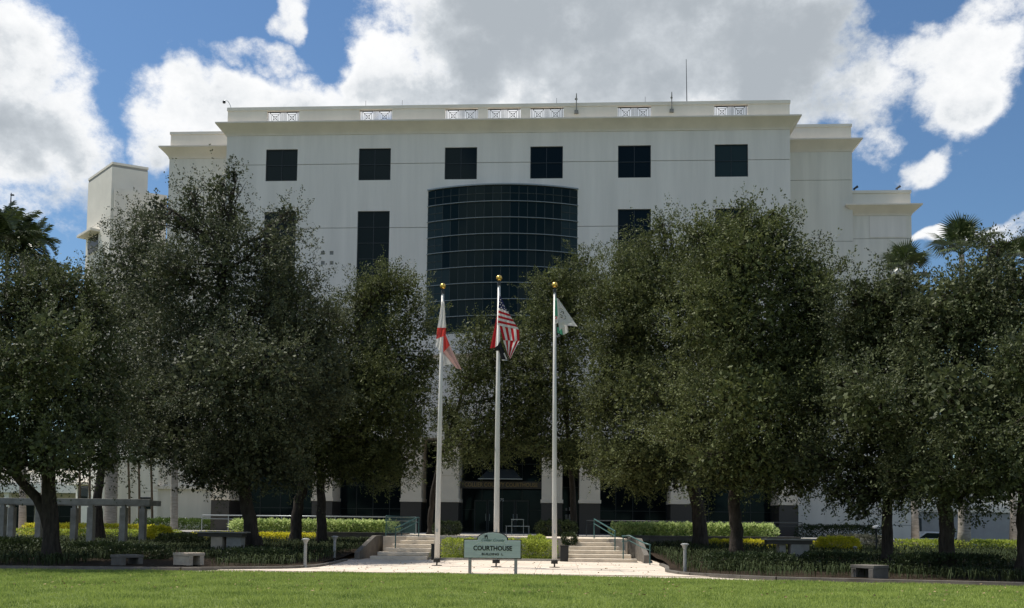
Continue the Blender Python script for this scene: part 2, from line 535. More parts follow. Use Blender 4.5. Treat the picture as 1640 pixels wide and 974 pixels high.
# sawn joints of the plaza paving stand slightly open: slabs laid one by one
plaza = [(x, y) for x in np.arange(-11.4, 6.6, 1.5) for y in np.arange(30.6, 41.2, 1.5)]
slab_me = None
pv = bpy.data.objects['pavement']
for x, y in plaza:
    if y-edge_y(x) < .12 or y-edge_y(x+1.5) < .12:
        continue
    if slab_me is None:
        b = MB().box(.006, 1.494, .006, 1.494, -.03, .02)
        o = b.build('paving_slab', 'paving', None)
        slab_me = o.data
        o.parent = pv
    else:
        o = bpy.data.objects.new('paving_slab', slab_me)
        COL.objects.link(o)
        o.parent = pv
    o.location = (x, y, random.uniform(-.002, .002))

# planting beds: outline in plan, soil rises gently towards the building
def bed_z(y):
    return .05+.019*max(0, y-31)
LB_X1 = [(30.6, -12.5), (31.3, -11.0), (32.2, -9.4), (33.6, -8.9), (36, -8.95), (41, -9.35), (55, -9.35)]     # right edge of the left bed: (y, x)
RB_X0 = [(29.35, 6.6), (29.9, 5.6), (31.0, 4.1), (32.6, 3.75), (36, 4.1), (43, 4.15), (55, 4.15)]
def bed(name, left):
    ys = np.concatenate([np.linspace(0, 1, 9)[:-1]*4, np.linspace(4, 25, 22)])
    b = MB()
    rows = []
    for j, t in enumerate(ys):
        row = []
        for i in range(31):
            s = i/30
            if left:
                y = 30.55+t
                x1 = float(np.interp(y, [q[0] for q in LB_X1], [q[1] for q in LB_X1]))
                x = -62+(x1+62)*s**.6
                y = y-(30.55-edge_y(x)-.42)*(1-t/25)
            else:
                x0 = float(np.interp(29.35+t, [q[0] for q in RB_X0], [q[1] for q in RB_X0]))
                x = x0+(60-x0)*s**1.6
                y = 29.35+t-(29.35-edge_y(x)-.42)*(1-t/25)
            row.append((x, y, bed_z(y)+.03*math.sin(x*1.7+y)*min(1, t)))
        rows.append(row)
    nx = 31
    b.add([p for r in rows for p in r], [(j*nx+i, j*nx+i+1, (j+1)*nx+i+1, (j+1)*nx+i) for j in range(len(rows)-1) for i in range(nx-1)])
    tag(b.build(name, 'mulch'), kind='structure')
    # concrete kerb along its front and its inner end
    path = [rows[0][i] for i in range(nx)]
    side = [r[-1 if left else 0] for r in rows[1:14]]
    line = path+side if left else list(reversed(side))+path
    k = MB()
    for i in range(len(line)-1):
        p, q = np.array(line[i]), np.array(line[i+1])
        t = unit(q-p); n = np.array([t[1], -t[0], 0])*.15
        k.add([(*(p+n)[:2], -.02), (*(q+n)[:2], -.02), (*q[:2], -.02), (*p[:2], -.02), (*(p+n)[:2], .10), (*(q+n)[:2], .10), (*q[:2], .105), (*p[:2], .105)],
              [(0, 1, 5, 4), (4, 5, 6, 7), (2, 3, 7, 6), (1, 2, 6, 5), (3, 0, 4, 7)])
    tag(k.build(name.replace('bed', 'kerb'), 'concrete_shade'), kind='structure')
bed('planting_bed_left', True)
bed('planting_bed_right', False)

# terrace in front of the building, retaining walls, landing
t = MB()
t.box(-27, 20, 55, 69, -.1, 1.0)
tag(t.build('terrace', 'concrete'), kind='structure')
t = MB()
t.box(-8.62, 3.12, 45.0, 54.99, -.1, .996)
tag(t.build('landing', 'step'), kind='structure')
for nm, x0, x1, lab in (('retaining_wall', -21, -9.0, 'long grey concrete retaining wall below the pale hedge left of the steps'),
                        ('retaining_wall', 3.5, 13.6, 'long grey concrete retaining wall below the pale hedge right of the steps')):
    b = MB()
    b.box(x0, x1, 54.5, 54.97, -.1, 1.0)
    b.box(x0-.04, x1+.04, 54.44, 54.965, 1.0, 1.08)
    tag(b.build(nm, 'concrete_shade'), lab, 'wall')

def flight(label, x0, x1):
    th = thing('stone_steps', label, 'steps', ((x0+x1)/2, 41.3, 0))
    n = 6
    for i in range(n):
        z1 = 1.0*(i+1)/n
        y0 = 41.3+i*.62
        sh = .22*i if x0 < -5 else 0
        sh2 = .22*i if x0 > -5 else 0
        MB().box(x0+sh, x1-sh2, y0, y0+.60 if i < n-1 else 44.98, z1-.155, z1).build('tread', 'step', th, bevel=.02)
        MB().box(x0+sh+.02, x1-sh2-.02, y0+.04, y0+.615 if i < n-1 else 44.97, z1-.30, z1-.156).build('riser', 'step', th)
    return th
flight('pale stone steps left of the courthouse sign', -8.5, -5.95)
flight('pale stone steps right of the courthouse sign', .28, 3.3)
# side walls of the steps
def cheek(label, x0, x1, left):
    b = MB()
    y0, y1, y2 = 40.9, 44.6, 54.4
    b.add([(x0, y0, -.05), (x1, y0, -.05), (x1, y2, -.05), (x0, y2, -.05), (x0, y0, .36), (x1, y0, .36), (x1, y1, 1.03), (x0, y1, 1.03), (x1, y2, 1.03), (x0, y2, 1.03)],
          [(0, 1, 5, 4), (4, 5, 6, 7), (7, 6, 8, 9), (1, 2, 8, 6, 5), (3, 0, 4, 7, 9), (2, 3, 9, 8)])
    tag(b.build('cheek_wall', 'concrete_shade', bevel=.015), label, 'wall')  # the wall's shade is part of its colour
cheek('low sloping concrete side wall at the left end of the left steps', -9.1, -8.88, True)
cheek('low sloping concrete side wall at the right end of the right steps', 3.55, 3.78, False)

# ------------------------------------------------------------------ courthouse
XC = -4.39
YF = 66.0
X0, X1 = -24.81, 16.03
ch = thing('courthouse', 'large white courthouse with curved dark glass bay and flared cornice', 'building', (XC, YF, 1.0))
COLS = [XC+s*a for s, a in ((-1, 16.285), (-1, 9.405), (-1, 3.103), (1, 3.103), (1, 9.405), (1, 16.285))]
WW = 2.344
top_holes = [(x-WW/2, x+WW/2, 26.53, 28.90) for x in COLS]
tall_holes = [(COLS[i]-WW/2, COLS[i]+WW/2, 10.20, 24.235) for i in (0, 1, 4, 5)]
holes = top_holes+tall_holes
vent_c = [at(u, v, YF) for u, v in ((517, 405), (531, 405), (517, 421), (531, 421))]
holes += [(p[0]-.14, p[0]+.14, p[2]-.14, p[2]+.14) for p in vent_c]
bands = [8.0, 9.0, 13.65, 18.33, 23.0, 27.75, 29.97]
for i in range(len(bands)-1):
    z0, z1 = bands[i], bands[i+1]
    hs = [h for h in holes if h[2] < z1 and h[3] > z0]
    cuts = sorted([h for h in hs if h[2] <= z0 and h[3] >= z1])
    ends = [X0]+[q for h in cuts for q in h[:2]]+[X1]
    for k in range(0, len(ends), 2):
        xa, xb = ends[k], ends[k+1]
        MB().wall(xa, xb, z0+(.022 if i else 0), z1-.022, YF, YF+.28, [h for h in hs if h[0] >= xa and h[1] <= xb]).build('wall_panel', 'stucco', ch)
MB().wall(X0+.05, X1-.05, 8.0, 30, YF+.06, YF+.27, holes).build('joint_backing', 'joint', ch)
b = MB()
b.box(X0+.001, X1-.001, YF+.285, 96, 8.0, 30.4)
b.box(X0+1.3, X1-1.3, 68.8, 96, .9, 8.0)
b.build('core_wall', 'stucco', ch)
for p in vent_c:
    MB().box(p[0]-.14, p[0]+.14, YF+.03, YF+.2, p[2]-.135, p[2]+.135).build('vent', 'grey', ch)

def cornice_prof(zb, zt, out):             # flared, slightly hollow underside
    pr = [(0.0, zb-.02), (.05, zb-.02), (.05, zb+.05)]
    for k in range(1, 7):
        s = k/6
        pr.append((.05+(out-.05)*(s**1.25), zb+.05+(zt-.10-zb-.05)*s))
    pr += [(out+.015, zt-.10), (out+.015, zt), (-.25, zt+.03)]
    return pr
MB().ring((X0, X1, YF, 96), cornice_prof(29.97, 30.74, .66)).build('cornice', 'cream', ch)
# parapet with seven pierced openings
gx = [COLS[0], COLS[1], COLS[2], XC, COLS[3], COLS[4], COLS[5]]
GW = 2.40
ph = [(x-GW/2, x+GW/2, 30.86, 31.80) for x in gx]
MB().wall(X0, X1, 30.5, 31.84, YF+.02, YF+.32, ph).build('parapet_wall', 'parapet', ch)
b = MB()
b.box(X0, X0+.3, YF+.325, 96, 30.45, 31.84)
b.box(X1-.3, X1, YF+.325, 96, 30.45, 31.84)
b.box(X0+.305, X1-.305, 95.7, 96, 30.45, 31.84)
b.build('parapet_wall', 'parapet', ch)
b = MB()
b.box(X0-.05, X1+.05, YF-.03, YF+.38, 31.843, 32.09)
b.box(X0-.05, X0+.36, YF+.382, 96.05, 31.843, 32.088)
b.box(X1-.36, X1+.05, YF+.382, 96.05, 31.843, 32.088)
b.build('parapet_coping', 'parapet', ch)
def grille_mesh():
    b = MB()
    def bar(xa, za, xb, zb, w=.018):
        b.tube([(xa, 0, za), (xb, 0, zb)], w, 4)
    h = .94
    for z in (.03, h-.03):
        bar(-GW/2, z, GW/2, z, .028)
    for x in (-GW/2+.08, -.13, -.045, .045, .13, GW/2-.08):
        bar(x, 0, x, h)
    for s in (-1, 1):
        c = s*.62
        for r in (.40, .27, .14):
            zc = h/2
            for xa, za, xb, zb in ((-r, -r, r, -r), (r, -r, r, r), (r, r, -r, r), (-r, r, -r, -r)):
                bar(c+xa, zc+za, c+xb, zc+zb, .016)
        bar(c-.40, h/2-.40, c+.40, h/2+.40, .016)
        bar(c-.40, h/2+.40, c+.40, h/2-.40, .016)
    me = bpy.data.meshes.new('grille')
    me.from_pydata(b.v, [], b.f)
    me.materials.append(M['iron'])
    me['shifted'] = 1
    return me
gm = grille_mesh()
for x in gx:
    o = link('grille', gm, ch)
    o.location = Vector((x, YF+.17, 30.86))-Vector(ORG[ch.name])

# windows: a frame with panes set into it one by one
pane_cache = {}
def pane_obj(w, h, parent, c, mat, tilt=.25, rz=0.0):
    key = (round(w, 3), round(h, 3), mat)
    if key not in pane_cache:
        b = MB().box(-w/2, w/2, -.008, .008, -h/2, h/2)
        me = bpy.data.meshes.new('pane')
        me.from_pydata(b.v, [], b.f)
        me.materials.append(M[mat])
        me['shifted'] = 1
        pane_cache[key] = me
    o = link('pane', pane_cache[key], parent)
    o.location = Vector(c)-Vector(ORG[parent.name])
    t_ = math.radians(tilt)
    o.rotation_euler = (random.uniform(-t_, t_), 0, rz+random.uniform(-t_, t_))
    return o
def window(x0, x1, z0, z1, y, nx, nz, parent, name='window', mat='glass', fw=.05, special=None):
    b = MB()
    w, h = (x1-x0)/nx, (z1-z0)/nz
    b.box(x0, x1, y-.05, y+.03, z0, z0+fw); b.box(x0, x1, y-.05, y+.03, z1-fw, z1)
    b.box(x0, x0+fw, y-.05, y+.03, z0+fw, z1-fw); b.box(x1-fw, x1, y-.05, y+.03, z0+fw, z1-fw)
    for i in range(1, nx):
        b.box(x0+i*w-.022, x0+i*w+.022, y-.04, y+.028, z0+fw, z1-fw)
    for j in range(1, nz):
        b.box(x0+fw, x1-fw, y-.043, y+.029, z0+j*h-.022, z0+j*h+.022)
    f = b.build(name, 'mullion', parent)
    for i in range(nx):
        for j in range(nz):
            mt = mat if not special else special(i, j, mat)
            pane_obj(w-.02, h-.02, f, (x0+(i+.5)*w, y+.006, z0+(j+.5)*h), mt)
    return f
for i, hl in enumerate(top_holes):
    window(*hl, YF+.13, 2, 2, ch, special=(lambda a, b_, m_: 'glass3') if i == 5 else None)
for hl in tall_holes:
    window(*hl, YF+.13, 2, 12, ch, special=lambda a, b_, m_: 'glass2' if random.random() < .3 else m_)
b = MB()
for hl in top_holes+tall_holes:
    pass

# curved glass bay
BX0, BX1, SAG = -9.86, .98, 1.12
bc, hw = (BX0+BX1)/2, (BX1-BX0)/2
RB = (hw*hw+SAG*SAG)/(2*SAG)
half = math.asin(hw/RB)
def arc(t, out=0.0):                       # t in -1..1
    q = half*t
    return np.array([bc+(RB+out)*math.sin(q), YF-SAG+RB-(RB+out)*math.cos(q)])
NB = 18
ZT, PH, NR = 25.68, 1.172, 9
ZB = ZT-PH*NR
bay = MB()
def arc_band(mb, z0, z1, o0, o1, n=36, mi=0):
    vs, fs = [], []
    for i in range(n+1):
        a, c = arc(-1+2*i/n, o0), arc(-1+2*i/n, o1)
        vs += [(*a, z0), (*c, z0), (*c, z1), (*a, z1)]
    for i in range(n):
        for k in range(4):
            fs.append((i*4+k, i*4+4+k, i*4+4+(k+1) % 4, i*4+(k+1) % 4))
    fs += [(0, 1, 2, 3), (n*4+3, n*4+2, n*4+1, n*4)]
    mb.add(vs, fs, mi)
for i in range(NB+1):
    p, q = arc(-1+2*i/NB, -.1), arc(-1+2*i/NB, .035)
    bay.tube([(*((p+q)/2), ZB), (*((p+q)/2), ZT)], .035, 4)
arc_band(bay, ZB-.05, ZT, -.35, -.12)
gb = bay.build('glass_bay', 'baymullion', ch)
for j in range(NR):
    m_ = MB()
    arc_band(m_, ZT-PH*(j+1)-.018, ZT-PH*(j+1)+.018, -.02, .10)
    m_.build('fin', 'fin', gb)
m_ = MB()
arc_band(m_, ZT, ZT+.09, -.4, .10)
m_.build('bay_cap', 'fin', gb)
m_ = MB()
pts = [tuple(arc(-1+2*i/36, .02)) for i in range(37)]
m_.prism(pts, ZT+.092, ZT+.11)
m_.build('bay_roof', 'concrete', gb)
chord = 2*RB*math.sin(half/NB)
for j in range(NR):
    for i in range(NB):
        tm = -1+2*(i+.5)/NB
        c = arc(tm, -.02)
        mt = 'glass2'
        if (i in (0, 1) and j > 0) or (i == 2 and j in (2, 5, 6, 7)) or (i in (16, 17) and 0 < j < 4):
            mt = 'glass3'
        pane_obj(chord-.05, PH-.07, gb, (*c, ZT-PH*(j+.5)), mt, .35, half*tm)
# glazing bars of the small-paned parts
m_ = MB()
for j in range(NR):
    for i in range(NB):
        if j == 0 or i < 2 or (i > 15 and j < 4):
            zc = ZT-PH*(j+.5)
            a, c = arc(-1+2*i/NB, .0), arc(-1+2*(i+1)/NB, .0)
            m_.tube([(*a, zc), (*c, zc)], .022, 4)
tag(m_.build('glazing_bars', 'baymullion', gb), kind='stuff')
m_ = MB()
arc_band(m_, 13.9, ZB-.06, -.6, .06)
arc_band(m_, 13.62, 13.89, -.6, .14)
m_.build('bay_skirt', 'stucco', ch)

# ground floor: piers in front of recessed glazing
PIERS = [(-20.1, 1.3), (-12.7, 1.45), (-6.33, 1.45), (-3.67, 1.45), (3.67, 1.45), (6.33, 1.45), (12.7, 1.45), (20.1, 1.3)]
for px_, w in PIERS:
    x = XC+px_
    p = MB()
    for z0, z1 in ((3.42, 5.03), (5.06, 6.5), (6.53, 7.99)):
        p.box(x-w/2, x+w/2, YF+.02, 68.5, z0, z1)
    p.box(x-w/2+.05, x+w/2-.05, YF+.07, 68.45, 3.2, 7.98)
    pr = p.build('pier', 'pier', ch, bevel=.012)
    MB().box(x-w/2-.01, x+w/2+.01, YF+.0, 68.52, .98, 3.17).build('pier_base', 'granite', pr)
    MB().box(x-w/2-.07, x+w/2+.07, YF-.05, 68.56, 3.172, 3.418).build('pier_cap', 'pier', pr, bevel=.02)
MB().box(X0+.02, X1-.02, YF+.01, 68.79, 7.75, 7.995).build('soffit', 'stucco2', ch)
gap = [(PIERS[i][0]+PIERS[i][1]/2, PIERS[i+1][0]-PIERS[i+1][1]/2) for i in range(7)]
for k, (a, c) in enumerate(gap):
    n = max(1, round((c-a)/1.35))
    window(XC+a+.004, XC+c-.004, 1.02, 7.74, 68.4, n, 4, ch, name='glazed_wall', mat='glass', fw=.07)
# entrance: lettered band, small canopy, doors, notices
ex0, ex1 = XC-2.9, XC+2.9
MB().box(ex0, ex1, 67.0, 67.25, 4.2, 4.72).build('name_band', 'granite', ch)
text_mesh('lettering', 'COLLIER COUNTY COURTHOUSE', .43, 'brass', ch, (XC, 66.985, 4.46), .012, .004, .80)
b = MB()
b.add([(-5.98, 66.5, 4.86), (-2.86, 66.5, 4.86), (-2.86, 68.3, 4.86), (-5.98, 68.3, 4.86), (-5.3, 67.3, 5.6), (-3.5, 67.3, 5.6), (-3.5, 68.3, 5.6), (-5.3, 68.3, 5.6)],
      [(0, 3, 2, 1), (4, 5, 6, 7), (0, 1, 5, 4), (1, 2, 6, 5), (2, 3, 7, 6), (3, 0, 4, 7)])
can = b.build('entrance_canopy', 'mullion', ch)
MB().box(-6.0, -2.84, 66.46, 66.497, 4.84, 4.90).build('canopy_edge', 'rail', can)
for i in range(4):
    xa = XC-2.0+i*1.0
    d = MB()
    d.box(xa+.02, xa+.98, 67.9, 67.96, 1.02, 1.12); d.box(xa+.02, xa+.98, 67.9, 67.96, 3.3, 3.4)
    d.box(xa+.02, xa+.1, 67.9, 67.96, 1.12, 3.3); d.box(xa+.9, xa+.98, 67.9, 67.96, 1.12, 3.3)
    dd = d.build('door', 'mullion', ch)
    pane_obj(.8, 2.18, dd, (xa+.5, 67.93, 2.21), 'glass')
    MB().tube([(xa+(.14 if i % 2 else .86), 67.86, 1.9), (xa+(.14 if i % 2 else .86), 67.86, 2.4)], .016, 6).build('door_handle', 'rail', dd)
text_mesh('street_number', '75', .30, 'paper', ch, (at(804, 801, 67.8)[0], 67.8, at(804, 801, 67.8)[2]), .006, .003)
for u, v, w, h in ((907, 816, .12, .2), (914, 815, .24, .24), (907, 828, .16, .36), (913, 828, .2, .38), (919, 828, .26, .28), (774, 829, .26, .36)):
    p = at(u, v, 68.3)
    MB().box(p[0]-w/2, p[0]+w/2, 68.28, 68.3, p[2]-h/2, p[2]+h/2).build('notice', 'paper', ch)

# wings
def wing(rect, zs, cor, top, mat, name):
    x0, x1, y0, y1 = rect
    for i in range(len(zs)-1):
        MB().box(x0, x1, y0, y1, zs[i]+.02, zs[i+1]-.02).build(name, mat, ch)
    MB().box(x0+.04, x1-.04, y0+.04, y1-.04, zs[0], zs[-1]+.3).build('joint_backing', 'joint', ch)
    MB().ring(rect, cornice_prof(cor[0], cor[1], .62)).build('cornice', 'cream', ch)
    MB().box(x0+.03, x1-.03, y0+.03, y1-.03, cor[1]-.1, top-.22).build('parapet_wall', 'parapet', ch)
    MB().box(x0-.03, x1+.03, y0-.03, y1+.03, top-.217, top).build('parapet_coping', 'parapet', ch)
ZS = [.3, 1.87, 4.1, 5.63, 6.4, 9.0, 13.65, 18.33, 23.03, 27.71, 29.92]
wing((-30.84, -24.86, 70, 93), ZS, (29.92, 30.70), 32.05, 'stucco2', 'wing_panel')
MB().box(-31.04, -24.87, 69.78, 70.5, 4.06, 4.30).build('string_course', 'parapet', ch)
wing((16.08, 21.58, 70, 93), [.3, 1.87, 4.1, 9.0, 13.65, 18.33, 23.03, 27.71, 29.92], (29.92, 30.70), 32.03, 'stucco2', 'wing_panel')
wing((21.64, 25.98, 70.3, 90), [.3, 1.87, 4.1, 9.0, 13.65, 18.6, 23.3, 25.1], (25.1, 25.78), 27.0, 'stucco2', 'wing_panel')
MB().box(22.9, 25.6, 70.27, 70.297, 23.4, 25.0).build('patched_panel', 'stucco', ch)

# roof equipment (each a thing of its own)
def at_roof(u, v):
    return at(u, v, YF+.2)
def roof_camera(label, u, v, group=None):
    p = at_roof(u, v)
    th = thing('roof_camera', label, 'camera', (p[0], YF-.1, 31.4))
    x = p[0]
    MB().box(x-.14, x+.14, YF-.16, YF+.018, 31.28, 31.5).build('junction_box', 'grey', th)
    MB().tube([(x, YF-.1, 31.5), (x, YF-.12, 32.35)], .035, 6).build('bracket', 'grey', th)
    b = MB().tube([(x-.05, YF-.35, 32.22), (x+.03, YF+.1, 32.42)], .075, 8)
    b.tube([(x, YF-.12, 32.42), (x, YF-.12, 32.75)], [.05, .03], 6)
    b.build('camera_body', 'grey', th)
roof_camera('grey roof camera on a bracket left of the tall antenna, nearer the middle', 923, 165)
roof_camera('grey roof camera on a bracket just left of the tall roof antenna', 1075, 162)
p = at_roof(1100, 160)
q = at_roof(1099, 95)
th = thing('roof_antenna', 'tall thin dark antenna rising from the courthouse roof edge', 'antenna', (p[0], YF+.2, 32.09))
MB().tube([(p[0], YF+.2, 32.08), (q[0], YF+.2, q[2])], [.035, .02], 6).build('mast', 'iron', th)
MB().lathe((p[0], YF+.2, 32.09), [(.09, 0), (.09, .06), (.04, .1)], 8).build('mast_foot', 'grey', th)
th = thing('dome_camera', 'dome camera on a curved arm at the left roof corner', 'camera', (X0+.15, YF+.1, 32.09))
MB().tube([(X0+.2, YF+.1, 32.08), (X0+.15, YF+.08, 32.3), (X0+.02, YF, 32.55), (X0-.15, YF, 32.66), (X0-.27, YF, 32.62)], .022, 6).build('arm', 'rail', th)
MB().lathe((X0-.3, YF, 32.42), [(.03, 0), (.10, .03), (.12, .1), (.11, .17), (.04, .2)], 10).build('dome', 'iron', th)
for u, v, lab in ((1437, 297, 'small dark floodlight on the right wing roof edge'), (1369, 301, 'small lamp where the two right wings meet')):
    p = at(u, v+6, 70.5)
    th = thing('roof_lamp', lab, 'lamp', (p[0], 70.5, 27.0))
    MB().tube([(p[0], 70.5, 26.99), (p[0], 70.5, 27.2)], .03, 6).build('stem', 'iron', th)
    MB().tube([(p[0]-.12, 70.5, 27.16), (p[0]+.2, 70.4, 27.36)], [.06, .1], 8).build('lamp_head', 'iron', th)
for k, (x, lab) in enumerate(((-14.6, 'over the second pierced panel'), (-11.9, 'left of the third pierced panel'), (-.6, 'beside the fifth pierced panel'), (5.8, 'beside the sixth pierced panel'))):
    o = MB().tube([(x, YF+.25, 32.08), (x, YF+.25, 32.6)], .012, 5).lathe((x, YF+.25, 32.09), [(.04, 0), (.03, .05)], 6).build('lightning_rod', 'iron')
    tag(o, 'thin lightning rod on the roof edge '+lab, 'rod', 'lightning rods on the roof edge')

# ------------------------------------------------------------------ neighbouring buildings
tw = thing('stair_tower', 'tall cream tower turned at an angle left of the courthouse', 'building', (-38.4, 76, 0))
A_ = np.array([-38.41, 75.94]); r_ = np.array([.84, .54]); l_ = np.array([-.60, .80])
l_ = unit(np.array([-4.04, 3.79])); r_ = unit(np.array([2.45, 1.32]))
P1, P2, P3 = A_+r_*2.85, A_+r_*2.85+l_*5.55, A_+l_*5.55
zz = [0, 4.4, 9, 13.6, 18.2, 22.8, 27.4, 31.7]
for i in range(len(zz)-1):
    MB().prism([tuple(A_), tuple(P1), tuple(P2), tuple(P3)], zz[i]+.015, zz[i+1]-.015).build('wall_panel', 'lightbuild', tw)
cc = (A_+P2)/2
MB().prism([tuple(cc+(p-cc)*.985) for p in (A_, P1, P2, P3)], 0, 31.9).build('joint_backing', 'joint', tw)
MB().prism([tuple(cc+(p-cc)*1.01) for p in (A_, P1, P2, P3)], 31.9, 32.1).build('coping', 'parapet', tw)
n_ = np.array([r_[1], -r_[0]])
Q0 = A_+r_*.25+n_*.9; Q1 = A_+r_*4.4+n_*.9
MB().prism([tuple(Q0), tuple(Q1), tuple(Q1-n_*.88), tuple(Q0-n_*.88)], 0, 29.6).build('stair_wall', 'stucco2', tw)
W0 = A_+l_*3.2; nl = np.array([-l_[1], l_[0]])
def face_box(mb, s0, s1, d0, d1, z0, z1):
    a = A_+l_*s0; c = A_+l_*s1
    mb.prism([tuple(c+nl*d1), tuple(a+nl*d1), tuple(a+nl*d0), tuple(c+nl*d0)], z0, z1)
for zc in (26.0, 4.1):
    b = MB(); face_box(b, 2.6, 5.0, -.01, .02, zc-1.0, zc+.5); w_ = b.build('window', 'glass2', tw)
    b = MB(); face_box(b, 2.3, 5.6, .0, .8, zc+.55, zc+.75); b.build('window_hood', 'parapet', tw)
    b = MB(); face_box(b, 2.5, 5.1, -.005, .06, zc-1.1, zc-1.01); b.build('window_sill', 'parapet', tw)

link_b = thing('link_building', 'plain grey-green link block between cream tower and courthouse wing', 'building', (-33, 78, 0))
for z0, z1 in ((.2, 4.1), (4.13, 9), (9.03, 14)):
    MB().box(-36.4, -30.9, 76.5, 86, z0, z1).build('wall_panel', 'stucco2', link_b)
p = at(233, 800, 76.5)
window(p[0]-.5, p[0]+.5, 2.6, 3.6, 76.48, 1, 1, link_b, mat='glass2')

lowb = thing('low_building', 'long low white building with dark openings behind the pergola', 'building', (-56, 92, 0))
MB().box(-90, -44, 92, 104, 0, 6.6).build('wall', 'lightbuild', lowb)
MB().box(-92, -43, 88, 91.9, 4.25, 5.1).build('fascia', 'white', lowb)
MB().box(-90.5, -43.5, 91.7, 104.4, 6.6, 7.0).build('roof', 'parapet', lowb)
for x in np.arange(-88, -44, 4.0):
    window(x, x+2.8, .4, 3.6, 91.95, 2, 2, lowb, mat='glass')
for x in np.arange(-90, -43, 4.0):
    MB().box(x-.25, x+.25, 88.4, 88.9, 0, 4.24).build('post', 'white', lowb)

gw = thing('annex_building', 'low grey service building behind the right hand palms', 'building', (40, 80, 0))
MB().box(27, 62, 78, 90, 0, 3.0).build('wall', 'greywall', gw)
MB().box(26.8, 62.2, 77.8, 90.2, 3.0, 3.35).build('roof_edge', 'parapet', gw)
MB().box(30, 62, 80, 89, 3.35, 5.2).build('upper_wall', 'lightbuild', gw)
MB().box(29.5, 62.5, 79.5, 89.5, 5.2, 5.5).build('roof', 'white', gw)
MB().box(27.8, 29.2, 77.95, 77.99, .05, 2.5).build('door', 'mullion', gw)
for x in (33, 37, 41, 45):
    MB().box(x, x+.18, 77.9, 77.99, 0, 2.99).build('pilaster', 'greywall', gw)

